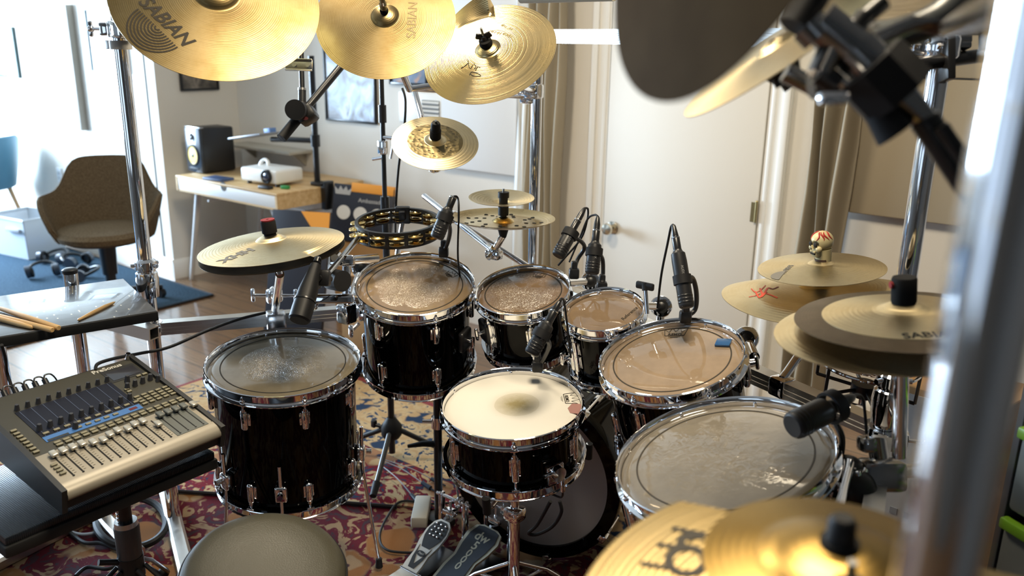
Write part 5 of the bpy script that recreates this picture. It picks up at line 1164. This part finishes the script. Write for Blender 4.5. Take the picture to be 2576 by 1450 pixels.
# ================================================================ mixer on its stand
FL, FR, BRc = V((-1.71, .68, .670)), V((-1.72, 1.08, .670)), V((-2.11, 1.12, .755))
xm = (FR-FL).normalized(); ym = (BRc-FR); ym = (ym-xm*ym.dot(xm)).normalized(); zm = xm.cross(ym); MX = M4((xm, ym, zm)).transposed().to_4x4(); MX.translation = FL
W_, D_ = .405, .405
mxr = thing('mixing_console', 'digital mixing console with silver fader panel and blue strip', 'mixer', MX)
CHAS = mat('mixer chassis', (.012, .012, .012), .45); PAN = mat('mixer panel', (.034, .031, .019), .5); SILV = mat('mixer silver', (.30, .27, .215), .40, .25); BLUP = mat('mixer blue', (.05, .16, .42), .4); NAVP = mat('mixer navy', (.003, .005, .016), .5, 0., .25); BTN = mat('mixer button', (.22, .20, .13), .5); DGREY = mat('fader grey', (.11, .12, .11), .45)
obj('chassis', G().prism([(0, -.052), (D_, -.085), (D_, -.001), (.02, -.001), (.02, -.031), (0, -.031)], .010, W_-.010, M4(((0, 0, 1, 0), (1, 0, 0, 0), (0, 1, 0, 0), (0, 0, 0, 1)))), CHAS, mxr)
for x in (.0, W_-.012): obj('side_cheek', G().prism([(-.006, -.058), (D_+.004, -.090), (D_+.004, .010), (.14, .008), (-.006, .002)], x, x+.012, M4(((0, 0, 1, 0), (1, 0, 0, 0), (0, 1, 0, 0), (0, 0, 0, 1)))), CHAS, mxr)
obj('upper_panel', G().box((W_/2, .268, .0), (W_-.024, .262, .003)), PAN, mxr)
g = G().prism([(.0, -.030), (-.007, -.026), (-.009, -.020), (-.007, -.013), (-.001, -.006), (.010, -.001), (.024, .0008), (.137, .0015), (.137, -.003), (.019, -.030)], .0125, W_-.0125, M4(((0, 0, 1, 0), (1, 0, 0, 0), (0, 1, 0, 0), (0, 0, 0, 1)))); obj('fader_panel', g, SILV, mxr, sharp=60)
obj('blue_strip', G().box((.178, .184, .0020), (.236, .022, .0015)), BLUP, mxr); obj('navy_panel', G().box((.178, .258, .0020), (.236, .126, .0014)), NAVP, mxr)
for k in range(9): obj('divider_line', G().box((.070+k*.0268, .258, .0030), (.0008, .122, .0004)), mat('pale blue line', (.10, .14, .24)), mxr)
obj('red_display', G().box((.275, .184, .0030), (.020, .009, .0006)), mat('red display', (.12, .01, .01), .3), mxr); obj('dark_slot', G().box((.088, .177, .0030), (.048, .007, .0006)), CHAS, mxr)
obj('screen', G().box((.343, .343, .0022), (.076, .042, .0015)), mat('display glass', (.035, .036, .045), .08, 0., .8), mxr); obj('screen_bezel', G().box((.343, .345, .0016), (.090, .062, .0012)), CHAS, mxr)
text('lettering', 'PreSonus', .021, mat('silver print', (.62, .60, .54), .4), mxr, tr(.322, .3845, .0018), bold=.0005)
cap = None
lv = [1, 1, 1, 1, .88, .82, .95, 1, .9, 1, 1, .62, 1, 1, 1, 1, .92]
for k in range(17):
    x = .046+k*.0213+(.003 if k > 11 else 0)+(.003 if k > 15 else 0); y0, y1 = .036, .116
    obj('fader_slot', G().box((x, (y0+y1)/2, .0016), (.0030, y1-y0, .0012)), mat('slot black', (.003, .003, .003), .8), mxr) if k == 0 else dup(sl, tr(x-.046, 0, 0))
    if k == 0: sl = [c for c in mxr.children if c.name.startswith('fader_slot')][0]; end = obj('end_dot', G().lathe([(0, .0022), (.0026, .0022), (.0026, .0016), (0, .0016)], 14), mat('slot black', (0, 0, 0)), mxr, tr(x, y0-.004, 0))
    else: dup(end, tr(x, y0-.004, 0))
    yy = y0+(y1-y0)*lv[k]; dark = 12 <= k <= 15
    if k in (0, 12):
        g = G().box((0, 0, .0105), (.0155, .0215, .008), bev=.0030, seg=3).box((0, 0, .005), (.007, .010, .006)); g.warp(lambda p: V((p.x, p.y, p.z-.0035*math.exp(-(p.y/.0045)**2) if p.z > .008 else p.z)))
        cap = obj('fader_cap', g, DGREY if dark else mat('silver cap', (.60, .56, .47), .25, .6), mxr, tr(x, yy, 0))
    else: dup(cap if not (k == 16) else cap0, tr(x, yy, 0))
    if k == 0: cap0 = cap
obj('aux_panel', G().box((.046+13.5*.0213+.003, .074, .0013), (.085, .096, .0012)), DGREY, mxr)
mk = None
for k in range(17):
    x = .046+k*.0213+(.003 if k > 11 else 0)+(.003 if k > 15 else 0)
    g = G() if mk is None else None
    if mk is None:
        for i in range(9): g.box((.0075, .040+i*.0085, .0016), (.005, .0008, .0006))
        mk = obj('scale_marks', g, mat('scale print', (.20, .18, .13)), mxr, tr(x, 0, 0))
    else: dup(mk, tr(x, 0, 0))
bt = None
def button(x, y, w=1., hh=1.):
    global bt
    if bt is None: bt = obj('button', G().box((0, 0, .004), (.0155, .0075, .004), bev=.0014), BTN, mxr, tr(x, y, 0))
    else: dup(bt, tr(x, y, 0) @ M4.Diagonal((w, hh, 1, 1)))
for k in range(16): button(.076+k*.0206, .159, 1.0); button(.076+k*.0206, .1485, 1.0)
for k in range(8): button(.026, .152+k*.0145, .9)
for k in range(4): button(.032, .050+k*.0125, .9)
for k in range(10): button(.074+k*.0246, .205, .92)
for k in range(5): button(.140+k*.0225, .185, .85)
for i in range(4):
    for k in range(5): button(.308+k*.0195, .186+i*.0125, .92)
button(.382, .308, .9); button(.365, .308, .8); button(.308, .268, .8); button(.308, .256, .8)
kb = None
def knob(x, y, s=1.):
    global kb
    if kb is None: kb = obj('knob', G().lathe([(0, .019), (.0042, .0188), (.0052, .016), (.0066, .003), (.0072, .002), (0, .002)], 18), mat('knob black', (.03, .03, .034), .4), mxr, tr(x, y, 0))
    else: dup(kb, tr(x, y, 0) @ M4.Diagonal((s, s, s, 1)))
for k in range(10): knob(.070+k*.0246, .226); knob(.070+k*.0246, .330, .9)
knob(.133, .187, 1.05)
for k in range(4): knob(.312+k*.0225, .272+.002*k)
knob(.330, .302, 1.05); knob(.392, .262)
for k in range(8):
    x = .012+k*.0245
    g = G().cyl((x, D_+.004, -.020), (x, D_+.026, -.004), .0080, .0068).tube(smooth([(x, D_+.026, -.004), (x+.006, D_+.034, .002), (x+.020, D_+.030, .001), (x+.030, D_+.02, -.02), (x+.032, D_+.012, -.06)], 6), .0022, 6)
    obj('jack_plug', g, BPL, mxr)
obj('antenna_stub', G().cyl((.392, .402, -.01), (.392, .402, .014), .008).cyl((.392, .402, .014), (.392, .402, .018), .006), CHROME, mxr)
# cable leaving the console
tag(obj('cable', G().tube(smooth([P(240, 932, 2.20), P(246, 916, 2.22), P(285, 903, 2.27), P(350, 890, 2.36), P(425, 874, 2.42), P(520, 833, 2.50), P(600, 804, 2.55), P(668, 787, 2.6)], 10), .0046, 8), BRUB), 'black cable running from the console back up to the rack bar', 'cable')
tag(obj('cable', G().tube(smooth([P(4, 868, 2.0), P(14, 905, 2.05), P(18, 940, 2.1), P(36, 990, 2.1), P(40, 1010, 2.15)], 8), .004, 8), BRUB), 'black cable hanging from the ribbed table at the left edge', 'cable')
# tray and stand
tz = .585; ta, tb2 = V((-1.765, .585, tz)), V((-1.775, 1.075, tz))
TRAY = mat('ribbed black tray', (.010, .014, .020), .28); t = NT(TRAY); sx = t.n('SeparateXYZ', i_0=t.obj()); t.bump(t.math('SINE', t.math('MULTIPLY', sx.outputs[1], 1500.)), .0006, .9)
tz_ = thing('mixer_stand', 'black ratchet column stand with ribbed tray under the console', 'stand', tr(-1.93, .84, 0))
obj('tray', G().box((-1.935, .83, tz-.010), (.34, .50, .020), bev=.004), TRAY, tz_, world=True); obj('tray_lip', G().box((-1.935, .83, tz-.034), (.35, .51, .028), bev=.005), mat('tray underside', (.006, .006, .006), .6), tz_, world=True)
sc = V((-1.915, .905, 0))
obj('ratchet_tube', G().cyl(sc+V((0, 0, .30)), sc+V((0, 0, .56)), .0165), BMET, tz_, world=True)
g = G()
dirr = (RT*-.75-FW*.66); dirr.z = 0; dirr.normalize()
for k in range(14): g.box((0, 0, 0), (.007, .012, .0085), frame(sc+V((0, 0, .41+k*.0115))+dirr*.0165, (0, 0, 1), dirr), .001)
obj('ratchet_teeth', g, STEEL, tz_, world=True)
obj('sleeve', G().lathe([(.017, .31), (.030, .31), (.031, .395), (.029, .40), (.017, .40)], 28, tr(sc), closed=True), mat('grey sleeve', (.10, .10, .10), .35, .6), tz_, world=True); obj('sleeve_cap', G().lathe([(.0168, .399), (.0295, .399), (.0275, .412), (.0168, .412)], 28, tr(sc), closed=True), STEEL, tz_, world=True)
obj('lower_tube', G().cyl(sc+V((0, 0, .03)), sc+V((0, 0, .315)), .022), BMET, tz_, world=True); obj('hub', G().cyl(sc+V((0, 0, .25)), sc+V((0, 0, .31)), .032).cyl(sc+V((0, 0, .29)), sc+dirr*.075+V((0, 0, .32)), .008), BPL, tz_, world=True)
for k in range(3):
    a = k*2*PI/3+.35; e = V((math.cos(a), math.sin(a), 0)); pr = V((-e.y, e.x, 0))
    for s in (-1, 1): obj('leg_strap', G().tube([sc+e*.03+pr*s*.014+V((0, 0, .28)), sc+e*.09+pr*s*.016+V((0, 0, .235)), sc+e*.14+pr*s*.016+V((0, 0, .20)), sc+e*.33+pr*s*.014+V((0, 0, .03))], .0060, 8), BMET, tz_, world=True)
    obj('rubber_foot', G().sph(sc+e*.335+V((0, 0, .026)), .017), BRUB, tz_, world=True)
# ================================================================ throne
TN = V((.247, -.078, .966)).normalized(); tc = V((-1.404, .952, .450))+TN*.034; TH = frame(tc, TN)
th_ = thing('drum_throne', 'round black vinyl drum throne in the bottom foreground', 'stool', tr(tc.x, tc.y, 0))
VIN = mat('black vinyl', (.060, .054, .034), .36, 0., .5); t = NT(VIN); nn = t.n('TexNoise', i_Vector=t.obj(), i_Scale=340., i_Detail=3.).outputs['Fac']; n2 = t.n('TexNoise', i_Vector=t.obj(), i_Scale=5., i_Detail=3.).outputs['Fac']
t.bump(nn, .0009, .6); t.rough(t.math('ADD', t.math('MULTIPLY', n2, .22), .30))
obj('seat_top', G().lathe([(0, .004), (.08, .003), (.13, .0), (.158, -.006), (.172, -.016), (.178, -.028), (.1785, -.034)], 80, TH), VIN, th_, world=True)
obj('piping', G().torus(.1795, .0035, 80, 8, M=TH, c=(0, 0, -.034)), mat('black piping', (.006, .006, .006), .4), th_, world=True)
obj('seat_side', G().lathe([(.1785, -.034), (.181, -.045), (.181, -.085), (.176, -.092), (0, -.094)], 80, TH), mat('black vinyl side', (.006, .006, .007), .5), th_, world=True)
bz = tc-TN*.094
obj('post', G().cyl(V((bz.x, bz.y, .08)), bz, .0165), CHROME, th_, world=True)
for k in range(3):
    a = k*2*PI/3+1.25; e = V((math.cos(a), math.sin(a), 0)); c0 = V((bz.x, bz.y, 0)); obj('leg', G().cyl(c0+V((0, 0, .24)), c0+e*.21+V((0, 0, .024)), .009), CHROME, th_, world=True); obj('rubber_foot', G().sph(c0+e*.21+V((0, 0, .024)), .016), BRUB, th_, world=True)
# ================================================================ pedals
def pedal(label, heel, toe, outline, inner, m1, m2, word, wm):
    heel, toe = V(heel), V(toe); d = toe-heel; L = d.length; x = d.normalized(); y = V((0, 0, 1)).cross(x).normalized(); z = x.cross(y); F = M4((x, y, z)).transposed().to_4x4(); F.translation = heel
    yaw = math.atan2(d.y, d.x); t_ = thing('bass_pedal', label, 'pedal', tr(heel.x, heel.y, .009) @ rotz(yaw)); inv = MW[t_.name].inverted(); LM = inv @ F
    obj('footboard', G().prism([(u*L, v) for u, v in outline], -.006, .002, LM), m1, t_); obj('footboard_inlay', G().prism([(u*L, v) for u, v in inner], .002, .0034, LM), m2, t_)
    h2 = V((d.x, d.y, 0)).length
    obj('base_plate', G().box((h2*.55, 0, .004), (h2*1.15, .075, .008), bev=.002), BMET, t_)
    obj('heel_plate', G().box((-.045, 0, .012), (.10, .085, .022), bev=.006), m1, t_)
    obj('heel_hinge', G().cyl((.002, -.042, .024), (.002, .042, .024), .005), CHROME, t_)
    for s in (-1, 1): obj('upright', G().box((h2+.035, s*.050, .10), (.022, .014, .19), bev=.004), CHROME, t_)
    obj('axle', G().cyl((h2+.035, -.07, .185), (h2+.035, .07, .185), .006).box((h2+.035, -.025, .185), (.03, .02, .03), bev=.006), CHROME, t_)
    obj('chain', G().tube([(h2-.005, 0, toe.z+.0), (h2+.018, 0, .12), (h2+.022, 0, .185)], .005, 8), STEEL, t_)
    obj('beater_shaft', G().cyl((h2+.035, -.025, .185), (h2+.005, -.025, .33), .0035), CHROME, t_); obj('beater', G().cyl((h2-.018, -.025, .325), (h2+.030, -.025, .345), .023, n=24), FELT, t_)
    obj('toe_clamp', G().box((h2+.02, 0, toe.z+.012), (.03, .045, .018), bev=.004), CHROME, t_)
    for b, u, v, s, r_ in word: text('lettering', b, s, wm, t_, LM @ tr(u*L, v, .0036) @ rotz(r_-PI/2), bold=s*.02)
    return t_, LM, L
out1 = [(-.02, -.030), (.10, -.032), (.30, -.030), (.52, -.040), (.74, -.042), (.90, -.034), (.985, -.018), (.985, .018), (.90, .034), (.74, .042), (.52, .040), (.30, .030), (.10, .032), (-.02, .030)]
in1 = [(.42, -.016), (.50, -.024), (.62, -.033), (.76, -.035), (.88, -.028), (.95, -.012), (.95, .012), (.88, .028), (.76, .035), (.62, .033), (.50, .024), (.42, .016)]
PW = mat('pedal white', (.62, .60, .55), .35, .2)
z1h = Pz(1032, 1432, .045); z1t = Pz(1122, 1310, .135)
p1, LM1, L1 = pedal('white bass pedal with black studded toe board, the left one', z1h, z1t, out1, in1, PW, BPL, [], PW)
g = G()
for i in range(4):
    for j in range(3): g.sph(LM1 @ V((L1*(.66+.075*i), (j-1)*.019*(1 if i % 2 else .8), .0040)), .0042, 10, 6)
obj('grip_studs', g, CHROME, p1); obj('oval_badge', G().lathe([(0, .0025), (.013, .0025), (.013, .0040), (0, .0040)], 24, LM1 @ tr(L1*.30, 0, 0) @ M4.Diagonal((.7, 1.3, 1, 1))), BPL, p1); text('lettering', 'Pearl', .010, PW, p1, LM1 @ tr(L1*.30, 0, .0042) @ rotz(-PI/2), shear=.3)
obj('black_arrow', G().prism([(L1*.02, -.012), (L1*.20, -.021), (L1*.44, -.025), (L1*.30, -.017), (L1*.10, -.0), (L1*.30, .017), (L1*.44, .025), (L1*.20, .021), (L1*.02, .012)], .0021, .0031, LM1), BPL, p1)
out2 = [(-.05, -.038), (.20, -.040), (.40, -.036), (.60, -.046), (.80, -.050), (.95, -.040), (1.0, -.022), (1.0, .022), (.95, .040), (.80, .050), (.60, .046), (.40, .036), (.20, .040), (-.05, .038)]
out2 = [(u, v*1.28) for u, v in out2]
in2 = [(u if abs(u) < .99 else .975, v*.80) for u, v in out2]
z2h = Pz(1122, 1462, .045); z2t = Pz(1236, 1330, .13)
p2, LM2, L2 = pedal('cream edged dark bass pedal with raised number, the right one', z2h, z2t, out2, in2, mat('pedal cream', (.66, .60, .44), .4), mat('pedal slate', (.035, .042, .055), .45),
    [('dw', .80, 0, .044, 0), ('5', .64, 0, .042, 0), ('0', .50, 0, .036, 0), ('0', .38, 0, .036, 0), ('0', .26, 0, .036, 0)], mat('pedal cream', (1, 1, 1)))
# linkage bar between pedals and small white block
tag(obj('linkage_bar', G().tube([Pz(1150, 1450, .05), Pz(1225, 1368, .055)], .010, 12), mat('violet steel', (.16, .15, .18), .3, .9)), 'dark metal linkage bar lying between the two bass pedals', 'bar')
tag(obj('power_brick', G().box((0, 0, .020), (.055, .15, .040), bev=.006), mat('power brick white', (.40, .38, .33), .5), None, tr(Pz(1060, 1300, .02)) @ rotz(.65)), 'white topped power brick on the rug behind the left pedal', 'power brick')
# loose cables
def cab(label, pts, r=.0042, m=None, grp=None): return tag(obj('cable', G().tube(smooth(pts, 8), r, 8), m or BRUB), label, 'cable')
z_ = .022
cab('black cable looping on the rug between throne and left pedal', [Pz(1190, 1262, .03), Pz(1090, 1268, z_), Pz(1010, 1262, z_), Pz(975, 1300, z_), Pz(955, 1350, z_), Pz(975, 1385, z_), Pz(1050, 1392, z_)])
for i, (a, b, c) in enumerate((((960, 1160), (1010, 1180), (1062, 1215)), ((955, 1168), (1000, 1205), (1035, 1245)), ((950, 1152), (1030, 1178), (1085, 1205)))):
    A_, B_, C_ = Pz(*a, .05), Pz(*b, .045), Pz(*c, .03); k_ = thing('audio_cable', ('thin cable with black plug by the mic stand foot, topmost of three', 'thin cable with black plug by the mic stand foot, lowest of three', 'thin cable with black plug by the mic stand foot, longest of three')[(0, 1, 2)[i]], 'cable', tr(C_))
    obj('lead', G().tube(smooth([A_, B_, C_], 6), .0022, 6), mat('silver lead', (.35, .34, .36), .4), k_, world=True); dd = (C_-B_).normalized(); obj('plug', G().cyl(C_, C_+dd*.045, .0075, .009).cyl(C_+dd*.045, C_+dd*.065, .003), mat('dark blue plug', (.02, .035, .06), .25), k_, world=True)
lp = [Pz(330+88*math.cos(a), 1315+62*math.sin(a), .03+.008*math.sin(3*a)) for a in [i*.42 for i in range(-4, 12)]]
cab('thick black cable loop on the rug under the mixer stand', lp, .012); 
cab('grey cable curling on the rug below the ribbed tray', [Pz(195, 1292, .02), Pz(172, 1330, .02), Pz(205, 1345, .02), Pz(255, 1338, .02)], .0050, mat('pale grey cable', (.32, .36, .42), .4))
cab('black cables lying on the rug near the left rack feet', [Pz(165, 1330, .02), Pz(210, 1365, .02), Pz(255, 1368, .02), Pz(300, 1385, .02)], .006)
cab('black cable snaking at the lower left of the throne', [Pz(190, 1450, .02), Pz(220, 1428, .02), Pz(270, 1432, .02), Pz(310, 1415, .02)], .006)
cab('black cable loop hanging in front of the bass drum head', [P(1408, 1262, 2.05), P(1412, 1290, 2.06), P(1390, 1325, 2.1), P(1352, 1345, 2.12), P(1330, 1342, 2.12), P(1352, 1320, 2.1), P(1385, 1262, 2.05)], .0045)
# ================================================================ near clamps at upper right
na = thing('multi_clamp', 'blurred black and chrome multi clamp cluster near the camera at upper right', 'clamp', tr(P(2100, 130, .85)))
d1 = .86
def cb(a, b, r, m, nm, d_=d1, n=20, r1=None): return obj(nm, G().cyl(P(*a, d_), P(*b, d_), r, r1, n), m, na, world=True)
DKC = mat('dark chrome', (.30, .30, .30), .18, 1.0)
cb((2000, 70), (2058, -30), .016, BRUB, 'rubber_grip'); cb((2030, 62), (2060, 92), .019, DKC, 'clamp_body'); cb((2058, 92), (2078, 112), .0065, CHROME, 'bolt')
cb((2060, 55), (2150, 125), .022, DKC, 'clamp_barrel'); cb((2120, 110), (2175, 40), .010, BMET, 'lever'); cb((2175, 45), (2222, 5), .009, BMET, 'lever_end')
cb((2100, 100), (2060, 190), .013, DKC, 'swing_arm'); cb((2060, 185), (2105, 215), .012, BMET, 'lower_joint'); cb((2145, 120), (2215, 190), .024, DKC, 'upper_socket')
cb((2185, 165), (2262, 245), .040, BRUB, 'rubber_block', n=8); cb((2255, 235), (2330, 305), .019, DKC, 'lower_socket', r1=.012); cb((2090, 190), (2240, 285), .005, STEEL, 'tie_rod')
cb((2325, 300), (2450, 495), .0155, BMET, 'long_rod', r1=.013); cb((2368, 318), (2432, 412), .0075, BMET, 'short_rod', .84); cb((2205, 275), (2252, 338), .014, BRUB, 'soft_cup', r1=.020); cb((2395, 352), (2375, 318), .006, STEEL, 'pivot_pin')
cb((1962, 166), (1985, 200), .028, BRUB, 'felt_cup', 1.17, r1=.018); cb((1985, 198), (1998, 216), .015, BPL, 'cup_stem', 1.17); cb((1952, 198), (1962, 218), .0055, BPL, 'small_screw', 1.08)
cb((1975, 182), (2060, 225), .011, DKC, 'tilter_arm', .95); cb((2040, 222), (2110, 205), .012, BMET, 'tilter_block', .88)
g = G().box((0, 0, 0), (.032, .014, .014), frame(P(2096, 248, .82), -FW, RT), .006); obj('bright_wing_nut', g, CHROME, na, world=True)
obj('support_tube', G().tube([P(2150, 120, .87), P(2290, 60, .9), V((-.20, 1.02, 1.62)), Fp+FD*1.62+V((-.012, .022, 0))], .010, 14), DKC, na, world=True)
ct = thing('curved_tube', 'thick grey curved tube arcing across the top right corner', 'tube', tr(P(2300, 80, .95)))
obj('tube_body', G().tube(smooth([P(2192, 96, .95), P(2250, 88, .95), P(2310, 70, .95), P(2370, 38, .95), P(2425, -20, .95), P(2460, -80, .95)], 6), .0185, 20), mat('grey hose', (.055, .060, .062), .3), ct, world=True)
obj('end_cap', G().sph(P(2192, 96, .95), .0187), BRUB, ct, world=True)
pc = thing('post_clamp', 'dark clamp with long black arm on the right chrome post', 'clamp', tr(P(2370, 120, 1.62)))
obj('clamp_plates', G().box((0, 0, 0), (.085, .05, .018), frame(P(2375, 104, 1.62), UP, RT), .004).box((0, 0, 0), (.075, .05, .014), frame(P(2380, 120, 1.62), UP, RT), .004), DKC, pc, world=True)
obj('clamp_strap', G().box((0, 0, 0), (.016, .05, .085), frame(P(2378, 150, 1.60), UP, RT), .003), BMET, pc, world=True)
obj('black_arm', G().cyl(P(2230, 172, 1.56), P(2560, 128, 1.66), .0135), BMET, pc, world=True); obj('small_pin', G().cyl(P(2486, 150, 1.6), P(2490, 190, 1.6), .005), CHROME, pc, world=True)
obj('upper_plates', G().box((0, 0, 0), (.07, .04, .014), frame(P(2455, 45, 1.5), UP, RT), .003).box((0, 0, 0), (.07, .04, .014), frame(P(2460, 72, 1.5), UP, RT), .003).box((0, 0, 0), (.018, .04, .09), frame(P(2488, 60, 1.5), UP, RT), .003), BMET, pc, world=True)
# clamps by the right floor tom
rc_ = thing('rack_clamp', 'dark chrome double clamp beside the right floor tom', 'clamp', tr(P(2215, 1190, 1.62)))
obj('clamp_block', G().box((0, 0, 0), (.085, .06, .06), frame(P(2215, 1195, 1.62), UP, RT), .012).box((0, .0, .04), (.03, .04, .03), frame(P(2180, 1170, 1.62), UP, RT), .008), DKC, rc_, world=True)
obj('clamp_tube', G().cyl(P(2240, 1190, 1.62), P(2345, 1180, 1.70), .014).cyl(P(2205, 1110, 1.66), P(2215, 1180, 1.63), .018), DKC, rc_, world=True); obj('wing_bolt', G().cyl(P(2180, 1180, 1.6), P(2160, 1215, 1.58), .006).box((0, 0, 0), (.012, .012, .05), frame(P(2158, 1218, 1.58), UP, RT), .005), CHROME, rc_, world=True)
obj('black_joint', G().sph(P(2130, 1190, 1.62), .035).sph(P(2150, 1230, 1.6), .04), BPL, rc_, world=True)
# ================================================================ right background: carton, drawer tower
wb = thing('white_carton', 'white faced cardboard carton on the floor behind the right post', 'carton', tr(-.62, 2.95, 0) @ rotz(-.35))
wc = V((-.50, 2.72, 0)); 
wb.matrix_basis = tr(-.33, 2.55, 0) @ rotz(-.10); MW[wb.name] = wb.matrix_basis.copy()
obj('carton', G().box((0, 0, .34), (.30, .26, .68), bev=.003), CARD, wb); obj('white_label', G().box((0, -.131, .36), (.285, .004, .60)), mat('carton white', (.72, .70, .66), .6), wb)
for s in (-1, 1): obj('flap', G().box((s*.18, 0, .72), (.10, .25, .004), rot=M4.Rotation(-s*.8, 4, 'Y')), CARD, wb)
obj('grey_print', G().box((-.05, -.134, .20), (.07, .002, .08)).box((-.08, -.134, .29), (.02, .002, .02)).box((-.04, -.134, .29), (.02, .002, .02)).box((0, -.134, .29), (.02, .002, .02)), mat('grey print', (.3, .3, .3)), wb)
dt = thing('drawer_tower', 'blurred grey plastic drawer tower with green edges at right border', 'drawer tower', tr(.30, 1.75, 0) @ rotz(-.55))
DWR = mat('smoky drawer', (.16, .17, .16), .35); GRN = mat('lime plastic', (.16, .34, .02), .4); TWR = mat('tower shell', (.05, .055, .065), .45)
dt.matrix_basis = tr(.15, 1.72, .009) @ rotz(-.60); MW[dt.name] = dt.matrix_basis.copy()
obj('tower_shell', G().box((-.19, 0, .575), (.012, .36, 1.15)).box((.19, 0, .575), (.012, .36, 1.15)).box((0, .175, .575), (.38, .012, 1.15)).box((0, 0, 1.145), (.39, .37, .012)), TWR, dt)
for k in range(6):
    z = .10+k*.185; dr_ = obj('drawer', G().box((0, -.01, z), (.366, .34, .155), bev=.010), DWR, dt); obj('lime_edge', G().box((0, -.182, z+.082), (.366, .02, .022), bev=.004), GRN, dr_); obj('label_tab', G().box((.04, -.182, z), (.08, .006, .03), bev=.002), mat('pale tab', (.5, .5, .5)), dr_)

# black clamp post left of the snare
kp = Pz(1104, 1318, .015); kz = P(1098, 1098, (kp-EYE).dot(FW)*.90); kz = V((kp.x, kp.y, .52))
kk = thing('pedal_post', 'black upright post with chrome collar left of the snare drum', 'post', tr(kp))
obj('post', G().cyl(kp, kz, .014), BMET, kk, world=True); obj('chrome_collar', G().cyl(kp+V((0, 0, .36)), kp+V((0, 0, .40)), .021).cyl(kp+V((0, 0, .38)), kp+V((0, 0, .38))+SIDE*-.05, .006), CHROME, kk, world=True)
obj('black_lever', G().tube([kp+V((0, 0, .30)), kp+V((0, 0, .30))-SIDE*.05, kp+V((0, 0, .29))-SIDE*.10], [.012, .010, .006], 10), BRUB, kk, world=True); obj('foot', G().box((0, 0, .012), (.10, .06, .024), tr(kp), .005), BMET, kk, world=True)
